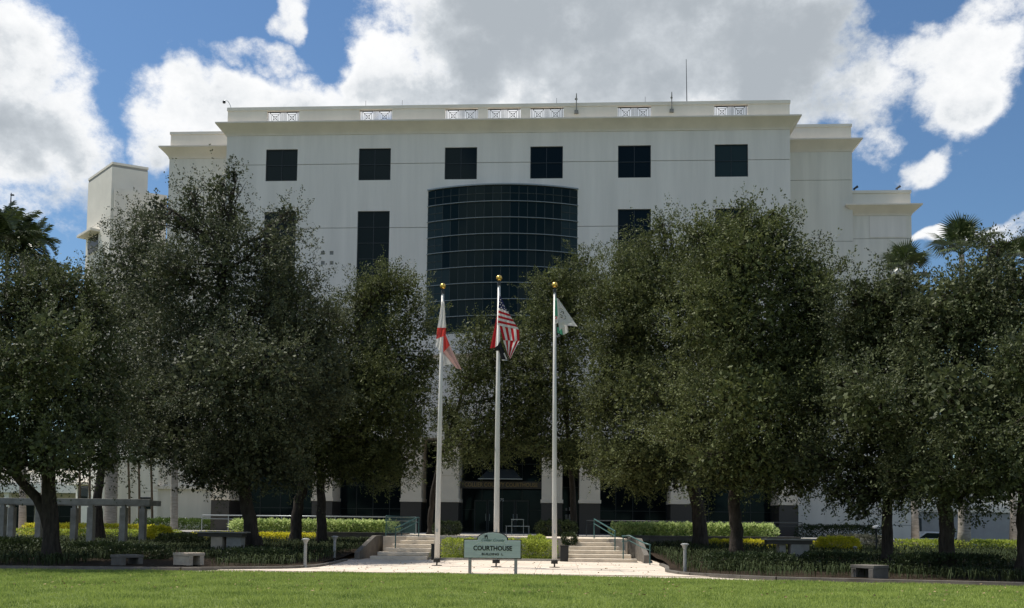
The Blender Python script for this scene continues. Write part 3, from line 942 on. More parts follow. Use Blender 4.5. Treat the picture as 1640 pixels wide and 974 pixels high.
# ------------------------------------------------------------------ trees
def bez(p0, p1, p2, n):
    t = np.linspace(0, 1, n)[:, None]
    return (1-t)**2*p0+2*t*(1-t)*p1+t**2*p2
LEAF_TOTAL = 0
def oak(label, base, path, lobes, Y, r0, forks=(), dens=570, inner=85, leaf='leaf', spread=1.0, leafsize=1.0, zb=None):
    """base and path in photo pixels on the depth Y; lobes (u, v, ru, rv[, dy]) set the crown"""
    global LEAF_TOTAL
    s = Y/F
    bp = at(*base, Y)
    if zb is None: zb = bed_z(Y)
    bp = np.array([bp[0], Y, zb-.1])
    th = thing('live_oak', label, 'tree', bp, 'live oaks in front of the courthouse')
    pts = [bp]+[at(u, v, Y)+np.array([0, RNG.uniform(-.15, .15), 0]) for u, v in path]
    pts = np.array(pts)
    n = len(pts)
    # dense smooth trunk line
    tt = np.linspace(0, n-1, 4*(n-1)+1)
    line = np.stack([np.interp(tt, range(n), pts[:, k]) for k in range(3)], 1)
    for _ in range(2):
        line[1:-1] = (line[:-2]+2*line[1:-1]+line[2:])/4
    line[1:-1] += RNG.normal(scale=.025, size=line[1:-1].shape)
    rad = r0*(1-.62*np.linspace(0, 1, len(line))**1.1)
    rad[0] = r0*1.45; rad[1] = r0*1.12
    tr = MB().tube(line, list(rad), 10)
    for fk in forks:                      # second stems that leave the trunk low down
        fp = np.array([at(u, v, Y) for u, v in fk])
        tr.tube(fp, list(np.linspace(r0*.72, r0*.4, len(fp))), 9)
    for k in range(5):                    # root flare
        a = 2*math.pi*k/5+RNG.uniform(0, 1)
        d = np.array([math.cos(a), math.sin(a), 0])
        tr.tube([bp+d*r0*1.9+np.array([0, 0, -.05]), bp+d*r0*.9+np.array([0, 0, .22]), bp+d*r0*.45+np.array([0, 0, .8])], [r0*.18, r0*.35, r0*.3], 6)
    tr.build('trunk', 'bark', th, smooth=True)
    C = []
    for lb in lobes:
        if lb[1] < 470 and Y < 53:
            lb = (lb[0], lb[1]+16)+tuple(lb[2:])
        dy = lb[4] if len(lb) > 4 else RNG.uniform(-1, .3)*spread*(.4+.02*min(lb[2], 110))
        c = at(lb[0], lb[1], Y+dy)
        rx, rz = lb[2]*(Y+dy)/F, lb[3]*(Y+dy)/F
        ry = .95*(rx+rz)/2
        C.append((c, np.array([rx, ry, rz])))
    allP, allA, tw_ = [], [], MB()
    for c, R_ in C:
        area = math.pi*R_[0]*R_[2]
        ns = max(14, int(area*dens*.86/24))
        d = unit(RNG.normal(size=(ns, 3)))
        rr = RNG.random(ns)**.42
        # lumpy outline: long and short boughs
        ph = RNG.uniform(0, 6.28, 6)
        lump = 1+.16*np.sin(3*d[:, 0]*2.2+ph[0])*np.sin(3*d[:, 2]*2.4+ph[1])+.13*np.sin(5.5*d[:, 1]+ph[2]+4*d[:, 2])
        lump += np.where(RNG.random(ns) < .10, RNG.uniform(0, .28, ns), 0)
        sp = c+d*R_*(rr*lump)[:, None]
        # most sprays gather in flattened boughs with gaps between them
        nb = max(5, int(area*.95))
        bd = unit(RNG.normal(size=(nb, 3)))
        reach = RNG.uniform(.5, 1.04, nb)+np.where(RNG.random(nb) < .2, RNG.uniform(.05, .26, nb), 0)
        bc_ = c+bd*R_*reach[:, None]
        br = RNG.uniform(.42, .9, nb)*min(1.25, .55+.3*R_.min())
        bi = RNG.integers(0, nb, ns)
        inb = RNG.random(ns) < .84
        off = RNG.normal(size=(ns, 3))*br[bi][:, None]*np.array([.75, .75, .36])
        sp = np.where(inb[:, None], bc_[bi]+off, sp)
        d = np.where(inb[:, None], unit(bd[bi]+off*.6), d)
        ax = unit(d*.75+np.array([0, 0, .42])+RNG.normal(scale=.45, size=(ns, 3)))
        droop = (d[:, 2] < -.35)
        ax[droop] = unit(ax[droop]+np.array([0, 0, -.9]))
        allP.append(sp); allA.append(ax)
        # limb from the trunk to this bough, with side branches
        j = int(np.argmin(np.linalg.norm(line-(c-np.array([0, 0, .55*R_[2]])), axis=1)*1.0+np.where(np.arange(len(line)) < len(line)*.45, 99, 0)))
        p0 = line[j]
        mid = (p0+c)/2+np.array([RNG.uniform(-.4, .4), RNG.uniform(-.4, .4), .12*np.linalg.norm(c-p0)])
        ln = bez(p0, mid, c+np.array([0, 0, .3*R_[2]]), 7)
        ln[1:-1] += RNG.normal(scale=.07, size=(5, 3))
        r1 = min(rad[j]*.62, .05+.026*np.linalg.norm(c-p0)+.02*R_[0])
        lm = MB().tube(ln, list(np.linspace(r1, .03, 7)), 7)
        for k in range(min(16, ns)):
            e = sp[k]
            i0 = RNG.integers(2, 7)
            q0 = ln[i0]
            md = (q0+e)/2+RNG.normal(scale=.15, size=3)
            lm.tube(bez(q0, md, e, 4), [.032, .024, .016, .007], 4, cap=False)
        lm.build('limb', 'bark', th, smooth=True)
    SP, SA = np.concatenate(allP), np.concatenate(allA)
    nl = 24
    ns = len(SP)
    ln_ = RNG.uniform(.45, 1.0, ns)
    t_ = np.linspace(0, 1, nl)[None, :, None]+RNG.uniform(-.05, .05, (ns, nl, 1))
    bend = RNG.normal(scale=.22, size=(ns, 1, 3))
    P = SP[:, None, :]+SA[:, None, :]*(ln_[:, None, None]*t_)+bend*t_**2*ln_[:, None, None]
    off = unit(RNG.normal(size=(ns, nl, 3)))
    P = P+off*RNG.uniform(.02, .17, (ns, nl, 1))*(1.15-.7*t_)
    ax = unit(off*.8+SA[:, None, :]*.7+RNG.normal(scale=.35, size=(ns, nl, 3)))
    P, ax = P.reshape(-1, 3), ax.reshape(-1, 3)
    LEAF_TOTAL += len(P)
    V = leaves(P, ax, RNG.uniform(.075, .135, len(P))*leafsize, RNG.uniform(.045, .075, len(P))*leafsize, flat=.7)
    # larger leaves added deep inside so the crown looks closed and dark
    VI = []
    for c, R_ in C:
        ni = int(math.pi*R_[0]*R_[2]*inner*(.8 if c[2] > 10.5 else 1))
        d = unit(RNG.normal(size=(ni, 3)))
        Pi = c+d*R_*(RNG.random(ni)**.45*.84)[:, None]
        VI.append(leaves(Pi, unit(RNG.normal(size=(ni, 3))+d*.4), RNG.uniform(.18, .3, ni), RNG.uniform(.11, .17, ni)))
    V = np.concatenate([V]+VI)
    LEAF_TOTAL += len(V)-len(P)
    me = quads_mesh('crown', V, leaf)
    link('crown', me, th)
    return th

oak('wide oak with forked trunk at the far left edge beside the pergola', (83, 888), [(84, 830), (80, 780), (70, 730), (60, 650), (60, 560)],
    [(40, 560, 105, 115), (100, 510, 85, 75), (10, 650, 85, 85), (140, 600, 75, 95), (60, 470, 65, 45), (130, 690, 70, 55), (-50, 540, 90, 130), (120, 440, 38, 38),
     (50, 715, 85, 42), (25, 500, 50, 45), (150, 500, 38, 60), (-60, 690, 90, 70), (90, 620, 80, 70), (165, 735, 34, 26), (-20, 750, 60, 30, -3), (100, 720, 60, 40, -4), (10, 600, 70, 80, -4.5), (90, 560, 70, 80, -4), (20, 745, 50, 26, -2), (110, 748, 34, 24, -1)], 34.5, .32, forks=[[(80, 850), (72, 822), (60, 798), (40, 778), (22, 758), (8, 720)]])
oak('slimmer oak standing behind the pergola posts', (159, 868), [(160, 830), (156, 790), (165, 740), (190, 640), (200, 540)],
    [(205, 425, 50, 75), (215, 520, 70, 95), (180, 640, 65, 75), (232, 690, 58, 48), (238, 350, 38, 45), (250, 440, 50, 70), (160, 460, 32, 50), (240, 600, 55, 60)], 50.0, .30, leaf='leaf3')
oak('tallest oak, leaning left of the steps, with its ragged top before the facade', (410, 882), [(400, 830), (390, 780), (378, 730), (368, 650), (362, 540), (360, 420)],
    [(355, 330, 50, 42), (300, 345, 30, 40), (360, 420, 100, 75), (270, 430, 60, 65), (438, 385, 44, 62), (400, 520, 125, 90), (290, 550, 95, 85), (462, 480, 55, 70),
     (330, 650, 105, 75), (430, 640, 90, 80), (250, 640, 65, 65), (358, 285, 27, 26), (463, 330, 24, 24), (305, 300, 20, 28), (495, 560, 45, 65), (330, 725, 55, 38),
     (410, 715, 70, 45), (318, 765, 28, 26), (480, 650, 50, 60), (255, 320, 22, 26), (372, 262, 14, 14), (370, 740, 60, 36, -3), (450, 725, 55, 40, -2), (300, 720, 60, 45, -3.5), (270, 690, 60, 50, -2), (420, 600, 80, 80, -4), (340, 600, 80, 80, -4.5), (350, 768, 40, 24, -1), (410, 762, 46, 26, -2), (460, 765, 40, 24, -1), (515, 520, 36, 56, 1), (530, 600, 40, 60, 0), (240, 720, 40, 34, -1)], 42.0, .33, leaf='leaf3')
oak('oak with trunk leaning right, just left of the left flagpole', (473, 872), [(474, 830), (480, 790), (499, 735), (516, 690), (545, 600), (575, 520)],
    [(560, 560, 72, 70), (610, 475, 52, 42), (622, 432, 27, 20), (640, 540, 55, 60), (600, 615, 85, 62), (655, 620, 42, 58), (545, 640, 55, 55), (525, 700, 60, 38),
     (660, 690, 38, 45), (578, 485, 30, 28), (600, 695, 65, 40), (650, 470, 28, 30), (685, 590, 20, 30), (560, 735, 60, 30, 0), (640, 735, 45, 34, 0), (500, 735, 50, 30, -1), (600, 640, 70, 60, -1.5), (510, 762, 40, 22, 0), (565, 758, 44, 24, 0), (620, 752, 40, 26, 0), (535, 510, 30, 40, 0)], 50.0, .33, spread=.5, leaf='leaf2')
oak('straight dark oak trunk nearest the left steps', (516, 870), [(515, 830), (514, 790), (512, 740), (505, 680), (500, 620)],
    [(490, 610, 65, 70), (530, 690, 55, 42), (470, 700, 60, 42), (560, 690, 50, 40)], 50.3, .29, spread=.6)
oak('oak behind the left and middle flagpoles', (690, 862), [(690, 830), (693, 790), (705, 730), (735, 650), (755, 580)],
    [(762, 535, 34, 32), (748, 610, 36, 42), (785, 600, 50, 62), (800, 680, 62, 50), (730, 690, 30, 36), (815, 560, 42, 50), (770, 700, 52, 34), (840, 640, 40, 55), (716, 660, 18, 30), (715, 725, 22, 30, -3)], 56.0, .2, leaf='leaf2', zb=1.0)
oak('oak behind the right flagpole covering the side of the glass bay', (918, 862), [(918, 820), (916, 770), (910, 700), (905, 620), (900, 540)],
    [(900, 455, 46, 36), (870, 520, 52, 52), (935, 425, 28, 22), (930, 530, 55, 80), (885, 610, 66, 62), (930, 670, 48, 55), (850, 690, 50, 40), (945, 470, 30, 42), (905, 725, 50, 34),
     (850, 570, 36, 45), (880, 470, 26, 22), (930, 735, 38, 30, -2), (868, 715, 36, 24, -2)], 56.0, .22, leaf='leaf2', zb=1.0)
oak('big oak right of the right steps, its trunk leaning left', (1122, 880), [(1120, 830), (1114, 790), (1100, 745), (1092, 680), (1085, 590), (1080, 500)],
    [(1080, 480, 112, 82), (1010, 440, 52, 50), (1100, 385, 70, 48), (1000, 540, 72, 70), (1060, 600, 112, 75), (990, 640, 52, 62), (1050, 695, 85, 52), (970, 590, 34, 46),
     (1060, 350, 26, 22), (960, 480, 30, 40), (985, 720, 48, 30), (960, 670, 30, 40), (1105, 730, 60, 40), (1010, 735, 55, 34, -3), (1060, 755, 50, 26, -3), (1040, 640, 70, 60, -4), (1045, 405, 46, 36), (1130, 420, 60, 50), (1130, 560, 70, 70), (1150, 480, 60, 60), (1000, 470, 46, 50), (980, 752, 40, 24, -1), (1035, 770, 46, 24, -1), (1085, 768, 40, 24, -1)], 50.0, .42, leaf='leaf2')
oak('broad oak with straight trunk standing beside the right concrete table', (1180, 893), [(1179, 850), (1176, 800), (1176, 745), (1186, 660), (1192, 560), (1195, 460)],
    [(1190, 405, 92, 66), (1258, 425, 62, 54), (1200, 350, 44, 24), (1132, 368, 40, 30), (1245, 355, 26, 26), (1180, 520, 105, 82), (1288, 475, 48, 62), (1268, 560, 72, 82),
     (1170, 635, 105, 75), (1268, 655, 72, 72), (1210, 722, 86, 42), (1110, 690, 65, 55), (1300, 600, 36, 62), (1190, 328, 14, 12), (1238, 330, 11, 16), (1290, 730, 34, 36), (1150, 440, 60, 60), (1290, 765, 30, 26, -1), (1150, 740, 60, 34, -3), (1240, 745, 55, 34, -3.5), (1200, 640, 80, 70, -4.5), (1312, 520, 34, 56), (1325, 560, 26, 50), (1150, 380, 50, 36), (1225, 370, 60, 36), (1150, 770, 46, 24, -1), (1215, 766, 46, 26, -1), (1275, 770, 36, 30, 0), (1318, 640, 32, 62, 0), (1300, 700, 36, 50, 0), (1322, 470, 26, 40, 0), (1298, 418, 30, 26, 0), (1240, 600, 70, 70, -1)], 40.5, .31, inner=115, leaf='leaf2')
oak('oak with thin dark trunk near the golden round bush', (1420, 892), [(1421, 850), (1422, 800), (1426, 750), (1420, 670), (1415, 580)],
    [(1400, 520, 52, 58), (1372, 470, 26, 22), (1440, 458, 52, 38), (1420, 600, 85, 72), (1370, 680, 48, 72), (1460, 690, 75, 62), (1350, 735, 32, 36), (1342, 620, 24, 52), (1400, 770, 40, 36), (1470, 560, 50, 50), (1380, 800, 22, 24), (1450, 760, 50, 34, -3), (1300, 740, 30, 34), (1390, 640, 60, 60, -4), (1345, 785, 28, 28, 0), (1375, 815, 20, 20, 0), (1440, 785, 40, 26, -1), (1352, 560, 28, 60, 1), (1380, 540, 40, 50, 0), (1392, 485, 40, 34, 0), (1440, 440, 36, 26, 0), (1440, 540, 60, 60, 0), (1420, 700, 60, 60, -1)], 36.0, .22, inner=125)
oak('oak with thick trunk before the pale palm trunk on the right', (1515, 890), [(1515, 850), (1512, 800), (1510, 745), (1520, 660), (1530, 560)],
    [(1540, 458, 72, 46), (1590, 425, 44, 42), (1530, 540, 85, 72), (1520, 640, 85, 62), (1590, 640, 62, 72), (1480, 505, 55, 44), (1540, 712, 85, 52), (1608, 505, 52, 70), (1480, 745, 45, 35), (1595, 385, 14, 18), (1560, 770, 60, 34, -3), (1500, 770, 45, 30, -3), (1600, 750, 50, 40, -4), (1540, 640, 80, 70, -4.5), (1490, 785, 36, 24, -1), (1545, 788, 44, 24, -2), (1605, 780, 40, 28, -1), (1560, 500, 70, 60, 0), (1480, 600, 60, 60, -1)], 33.8, .29, inner=125)
oak('oak at the right edge, only half inside the picture', (1640, 892), [(1640, 850), (1638, 800), (1640, 740), (1645, 650), (1650, 560)],
    [(1640, 450, 44, 52), (1650, 560, 55, 82), (1640, 675, 55, 72), (1705, 600, 80, 140), (1622, 750, 36, 42), (1690, 730, 60, 50), (1660, 700, 60, 60, -4), (1700, 640, 70, 80, -4.5), (1640, 590, 50, 70, -3.5)], 31.8, .25, inner=125)

# ------------------------------------------------------------------ palms
def frond_mesh(name, L, mat, droop=.55, leaflets=44, wid=.55):
    b = MB()
    pts = [np.array([0, L*t*math.cos(droop*t*1.4), L*(.42*t-droop*1.15*t*t)]) for t in np.linspace(0, 1, 9)]
    b.tube(pts, list(np.linspace(.035, .008, 9)), 5)
    P = np.array(pts)
    for i in range(leaflets):
        t = .12+.88*i/leaflets
        q = np.array([np.interp(t*8, range(9), P[:, k]) for k in range(3)])
        for s in (-1, 1):
            l = wid*(.45+.9*math.sin(math.pi*min(1, t*.9+.1)))*random.uniform(.85, 1.1)
            d = unit(np.array([s*1.0, .55, random.uniform(-.5, .1)]))
            w = np.array([0, .035, .008])
            b.add([q, q+d*l*.5+w+np.array([0, 0, .03]), q+d*l+np.array([0, .06, -.18*l]), q+d*l*.5-w], [(0, 1, 2, 3)])
    me = bpy.data.meshes.new(name)
    me.from_pydata(b.v, [], b.f)
    me.materials.append(M[mat])
    me['shifted'] = 1
    return me
FR = [frond_mesh('frond', 2.9, 'palmleaf', .45), frond_mesh('frond', 2.6, 'palmleaf', .8), frond_mesh('frond', 2.7, 'palmleaf', .2)]
def fan_mesh():
    b = MB()
    b.tube([(0, 0, 0), (0, .5, .2), (0, 1.0, .25)], [.03, .025, .02], 5)
    for i in range(34):
        a = math.radians(-125+250*i/33)
        l = 1.15*random.uniform(.85, 1.05)*(1-.18*abs(i-16.5)/16.5)
        d = np.array([math.sin(a), math.cos(a), .15*math.cos(a)])
        s = np.array([math.cos(a), -math.sin(a), 0])*.04
        o = np.array([0, 1.0, .25])
        b.add([o, o+d*l*.55+s, o+d*l+np.array([0, 0, -.25*l]), o+d*l*.55-s], [(0, 1, 2, 3)])
    me = bpy.data.meshes.new('fan_frond')
    me.from_pydata(b.v, [], b.f)
    me.materials.append(M['palmleaf'])
    me['shifted'] = 1
    return me
FAN = fan_mesh()
def palm(label, u, vtop, Y, r, kind, ground_z, group, nf=17, sc=1.0, ub=None, trunk='palmbark', lo=-.5, hi=1.15):
    c = at(u, vtop, Y)
    bx = at(ub if ub is not None else u, 860, Y)[0]
    base = np.array([bx, Y, ground_z-.1])
    th = thing({'fan': 'fan_palm', 'royal': 'royal_palm', 'thin': 'slender_palm'}[kind], label, 'palm', base, group)
    n = 9
    pts = [base+(c-base)*t+np.array([.06*math.sin(3*t), 0, 0]) for t in np.linspace(0, 1, n)]
    rad = [r*(1.25 if i == 0 else 1.0-.18*i/(n-1)) for i in range(n)]
    MB().tube(pts, rad, 10).build('trunk', trunk, th, smooth=True)
    if kind == 'royal':
        MB().tube([c-np.array([0, 0, .9]), c], [r*.8, r*.45], 8).build('crownshaft', 'greenleaf', th, smooth=True)
    for i in range(nf):
        me = FAN if kind == 'fan' else FR[i % 3]
        o = link('frond', me, th)
        o.location = Vector(c)-Vector(base)
        o.rotation_euler = (random.uniform(lo, hi), 0, 2*math.pi*i*.381966+random.uniform(-.2, .2))
        o.rotation_mode = 'XYZ'
        k = sc*random.uniform(.85, 1.1)
        o.scale = (k, k, k)
    return th
G1 = 'palms at the left edge'
palm('feathery royal palm with its crown against the blue sky, left edge', 36, 402, 60, .22, 'royal', .3, G1, 34, 1.1)
palm('royal palm cut by the left edge of the picture', -8, 378, 58, .22, 'royal', .3, G1, 30, 1.1)
palm('lower palm crown just right of the left edge palms', 70, 448, 62, .2, 'royal', .3, G1, 26, .9)
palm('pale palm trunk left of the courthouse wing, its crown lost in the oaks', 277, 640, 62, .25, 'royal', .4, 'grey palm trunks', 14, .8, 279)
palm('thick grey palm trunk rising behind the pergola', 180, 600, 60, .42, 'royal', .4, 'grey palm trunks', 14, .8, 176)
for u, ub, vt, Y, lab in ((126, 127, 690, 66, 'leftmost thin cane palm before the lit tower wall'), (142, 143, 700, 66, 'second thin cane palm before the lit tower wall'),
                          (205, 207, 735, 68, 'thin cane palm with brown hanging fronds'), (222, 222, 742, 68, 'thin cane palm in the middle of the row before the link block'),
                          (240, 244, 710, 69, 'thin cane palm nearest the courthouse wing')):
    palm(lab, u, vt, Y, .09, 'thin', .3, 'thin palms by the tower', 9, .45, ub, 'thinbark')
G2 = 'fan palms behind the right oaks'
palm('fan palm showing above the right oaks against the sky', 1540, 408, 60, .2, 'fan', .3, G2, 16, 1.3, lo=-.3, hi=1.3)
palm('fan palm beside the lower right wing', 1452, 438, 60, .22, 'fan', .3, G2, 15, 1.1, 1466, lo=-.3, hi=1.3)
palm('fan palm near the right edge above the oaks', 1622, 424, 60, .2, 'fan', .3, G2, 15, 1.1, lo=-.3, hi=1.3)
palm('stout pale palm trunk behind the right hand oak trunk', 1543, 560, 50, .31, 'fan', .3, G2, 12, 1.0, 1543)

# ------------------------------------------------------------------ hedges, shrubs, ground cover
def foliage(name, label, cat, boxes, mat, dens=900, size=.09, group=None, kind=None, up=.5, core=True, rough=.06):
    """clipped or loose planting; boxes: (x0,x1,y0,y1,z0,z1,roundness)"""
    b0 = boxes[0]
    th = thing(name, label, cat, ((b0[0]+b0[1])/2, (b0[2]+b0[3])/2, b0[4]), group)
    VV = []
    st = MB()
    for x0, x1, y0, y1, z0, z1, rd in boxes:
        c = np.array([(x0+x1)/2, (y0+y1)/2, (z0+z1)/2]); h = np.array([(x1-x0)/2, (y1-y0)/2, (z1-z0)/2])
        area = 2*(x1-x0)*(z1-z0)+(x1-x0)*(y1-y0)+2*(y1-y0)*(z1-z0)
        n = int(area*dens)
        d = RNG.uniform(-1, 1, size=(n, 3))
        k = RNG.integers(0, 3, n)
        w = np.array([(y1-y0)*(z1-z0), (x1-x0)*(z1-z0), (x1-x0)*(y1-y0)]); w = w/w.sum()
        k = RNG.choice(3, n, p=w)
        sg = np.where(RNG.random(n) < .5, -1.0, 1.0)
        d[np.arange(n), k] = sg
        sph = unit(d)
        d = d*(1-rd)+sph*rd
        dep = 1-RNG.random(n)**2*.3
        lump = 1+rough*np.sin(7*d[:, 0]*h[0]+2)*np.sin(6*d[:, 2]*h[2]+1)+rough*.8*np.sin(13*d[:, 0]*h[0])
        P = c+d*h*dep[:, None]
        P[:, 2] = z0+(P[:, 2]-z0)*lump
        P += RNG.normal(scale=.025, size=P.shape)
        ax = unit(sph*.7+np.array([0, 0, up])+RNG.normal(scale=.5, size=P.shape))
        VV.append(leaves(P, ax, RNG.uniform(.7, 1.3, n)*size, RNG.uniform(.45, .65, n)*size))
        for _ in range(max(2, int((x1-x0)*2))):
            bx = RNG.uniform(x0+.15*(x1-x0), x1-.15*(x1-x0)); by = (y0+y1)/2
            st.tube([(bx, by, z0-.05), (bx+RNG.uniform(-.1, .1), by, z0+.6*(z1-z0))], [.02, .008], 4)
    tag(st.build('stems', 'thinbark', th), kind='stuff')
    o = link('foliage', quads_mesh('foliage', np.concatenate(VV), mat), th)
    return th
foliage('clipped_hedge', 'pale variegated hedge on the wall left of the steps', 'hedge', [(-20.0, -9.6, 55.1, 55.9, 1.0, 1.68, .15)], 'variegated', 420, .17, rough=.1)
foliage('clipped_hedge', 'pale variegated hedge on the wall right of the steps', 'hedge', [(2.75, 12.6, 55.1, 55.9, 1.0, 1.72, .15)], 'variegated', 420, .17, rough=.1)
foliage('golden_hedge', 'golden hedge under the oaks left of the steps', 'hedge', [(-21.2, -13.9, 52.1, 53.0, .46, .98, .12)], 'yellowleaf', 700, .09)
foliage('golden_hedge', 'golden hedge under the oaks behind the right concrete table', 'hedge', [(7.8, 14.6, 52.1, 53.0, .44, .88, .12)], 'yellowleaf', 700, .09)
foliage('planter_hedge', 'lime green hedge directly behind the courthouse sign', 'hedge', [(-5.5, -.2, 42.2, 43.2, .08, .92, .1), (-1.6, -.7, 42.9, 43.6, .4, 1.12, .5)], 'limeleaf', 800, .08)
p = at(1345, 880, 47)
foliage('golden_bush', 'round golden bush on the right, beside the small white light', 'bush', [(p[0]-1.1, p[0]+1.0, 46.4, 47.8, .3, 1.15, .6)], 'yellowleaf', 800, .09)
p = at(256, 868, 50)
foliage('golden_bush', 'golden bush at the end of the pergola', 'bush', [(p[0]-.7, p[0]+.6, 49.4, 50.6, .4, 1.35, .7)], 'yellowleaf', 800, .09)
foliage('lime_hedge', 'lime hedge running behind the pergola posts', 'hedge', [(-31.5, -21.5, 52.0, 53.0, .4, 1.05, .15)], 'limeleaf', 420, .10)
foliage('lime_hedge', 'brighter yellow hedge at the far left edge behind the forked oak', 'hedge', [(-33, -24.5, 55.0, 56.2, .5, 1.35, .25)], 'yellowleaf', 380, .11)
foliage('green_hedge', 'green hedge along the foot of the left wing', 'hedge', [(-31, -24.6, 66, 67, .7, 1.75, .2)], 'greenleaf', 380, .12)
foliage('lime_hedge', 'lime hedge around the palm trunks on the right', 'hedge', [(17.2, 29.5, 49.5, 51.2, .35, 1.0, .2)], 'limeleaf', 420, .11)
foliage('green_hedge', 'dark hedge against the wall behind the golden bush', 'hedge', [(15.5, 21.5, 63, 64.2, .6, 1.75, .25)], 'darkleaf', 330, .12)
foliage('grey_bush', 'grey leafed bush behind the round golden bush', 'bush', [(13.6, 17.2, 49.5, 50.8, .35, 1.25, .6)], 'greyleaf', 500, .09)
p = at(290, 875, 44)
foliage('grey_bush', 'loose grey-green bush between pergola and golden hedge', 'bush', [(p[0]-1.2, p[0]+1.0, 43.4, 44.8, .25, 1.0, .6)], 'darkleaf', 600, .09)
foliage('dark_shrub', 'dark low shrubs before the forked oak at the left edge', 'shrub', [(-27, -19.6, 35.2, 36.8, .1, .85, .5), (-19.8, -16.8, 36, 37.2, .12, .7, .6)], 'darkleaf', 330, .11)
foliage('dark_shrub', 'dark low shrubs along the kerb at the right edge', 'shrub', [(11.2, 15.2, 32.5, 33.8, .06, .72, .5), (15.5, 24, 31.2, 33.0, .05, .85, .5)], 'darkleaf', 330, .11)
foliage('dark_shrub', 'dark shrub in the shade below the left entrance pier', 'shrub', [(-7.2, -5.6, 51.5, 52.8, 1.0, 1.75, .6)], 'darkleaf', 420, .1)
foliage('dark_shrub', 'dark shrub in the shade below the right entrance pier', 'shrub', [(-1.5, .9, 51.5, 52.8, 1.0, 1.85, .6)], 'darkleaf', 420, .1)
foliage('dark_shrub', 'dark leafy bush on the right end of the planter hedge', 'shrub', [(.0, .7, 43.4, 44.2, .7, 1.25, .7)], 'darkleaf', 600, .09)

foliage('dark_shrub', 'dark low shrubs between the two left benches and the bollard', 'shrub', [(-12.6, -9.9, 33.8, 34.9, .06, .6, .5), (-17.9, -15.2, 35.2, 36.3, .08, .62, .5)], 'darkleaf', 360, .1)
foliage('dark_shrub', 'dark low shrubs behind the right kerb bollard', 'shrub', [(5.0, 8.4, 33.2, 34.6, .06, .66, .5), (8.6, 11.0, 33.8, 35, .08, .7, .5)], 'darkleaf', 360, .1)
def strappy(name, label, n, area, mat, h=(.25, .5), zfun=None):
    """long arching strap leaves of the ground cover, far too many to count"""
    x0, x1, y0, y1 = area
    X = RNG.uniform(x0, x1, n); Yv = RNG.uniform(y0, y1, n)
    lim = np.interp(Yv, [q[0] for q in LB_X1], [q[1] for q in LB_X1])-.15
    lim2 = np.interp(Yv, [q[0] for q in RB_X0], [q[1] for q in RB_X0])+.15
    ok = (X < lim) | (X > lim2)
    ok &= Yv > np.interp(X, [e[0] for e in EDGE], [e[1] for e in EDGE])+.75
    ok &= ~((X > 8.0) & (X < 10.4) & (Yv < 30.2))
    ok &= ~((X > -16.8) & (X < -11.8) & (Yv < 35.2))
    clump = np.sin(X*2.1+1.3*np.sin(Yv*1.7))+np.sin(Yv*2.6+X*.8)
    ok &= clump > -.7
    X, Yv = X[ok], Yv[ok]
    n = len(X)
    Z = np.array([bed_z(y) for y in Yv])
    a = RNG.uniform(0, 2*math.pi, n); l = RNG.uniform(h[0], h[1], n)
    dx, dy = np.cos(a)*l*.45, np.sin(a)*l*.45
    V = np.empty((n, 4, 3))
    wx, wy = -np.sin(a)*.018, np.cos(a)*.018
    V[:, 0] = np.stack([X, Yv, Z-.02], 1)
    V[:, 1] = np.stack([X+dx*.6+wx, Yv+dy*.6+wy, Z+l*.8], 1)
    V[:, 2] = np.stack([X+dx*1.6, Yv+dy*1.6, Z+l*.72], 1)
    V[:, 3] = np.stack([X+dx*.6-wx, Yv+dy*.6-wy, Z+l*.8], 1)
    o = link(name, quads_mesh(name, V, mat))
    tag(o, label, 'ground cover', kind='stuff')
strappy('ground_cover', 'strappy dark ground cover in the left bed', 30000, (-30, -9, 30.2, 54), 'strapleaf')
strappy('ground_cover', 'strappy dark ground cover in the right bed', 32000, (4, 27, 26.5, 54), 'strapleaf')

# leaves blown onto the lawn and the plaza
n = 900
P = np.stack([RNG.uniform(-20, 14, n), RNG.uniform(21, 40, n), np.zeros(n)], 1)
on_lawn = P[:, 1] < np.interp(P[:, 0], [e[0] for e in EDGE], [e[1] for e in EDGE])
keep = on_lawn | ((P[:, 0] > -8.6) & (P[:, 0] < 3.4))
P[:, 2] = np.where(on_lawn, .05, .03)
P = P[keep]
a = RNG.uniform(0, 2*math.pi, len(P))
ax = np.stack([np.cos(a), np.sin(a), RNG.uniform(-.1, .35, len(P))], 1)
M['deadleaf'] = leaf_mat('fallen leaf', (.14, .09, .045), (.42, .32, .17), .1, .8, .1, 3)
tag(link('fallen_leaves', quads_mesh('fallen_leaves', leaves(P, unit(ax), RNG.uniform(.05, .10, len(P)), RNG.uniform(.03, .05, len(P))), 'deadleaf')), 'scattered dry leaves on the lawn and plaza', 'leaves', kind='stuff')
# woodland far beyond the grounds on both sides
VV = []
for x in list(np.arange(-260, -75, 7.0))+list(np.arange(75, 260, 7.0)):
    c = np.array([x+RNG.uniform(-3, 3), 150+RNG.uniform(-12, 12), 4.5]); R_ = np.array([6, 6, RNG.uniform(4.2, 6.5)])
    d = unit(RNG.normal(size=(420, 3))); d[:, 2] = np.abs(d[:, 2])*1.0-.3
    VV.append(leaves(c+d*R_*RNG.uniform(.75, 1.08, (420, 1)), unit(d+RNG.normal(scale=.6, size=(420, 3))), RNG.uniform(.9, 1.6, 420), RNG.uniform(.7, 1.2, 420)))
tag(link('distant_woodland', quads_mesh('distant_woodland', np.concatenate(VV), 'leaf')), 'dark belt of woodland far behind the grounds', 'woodland', kind='stuff')

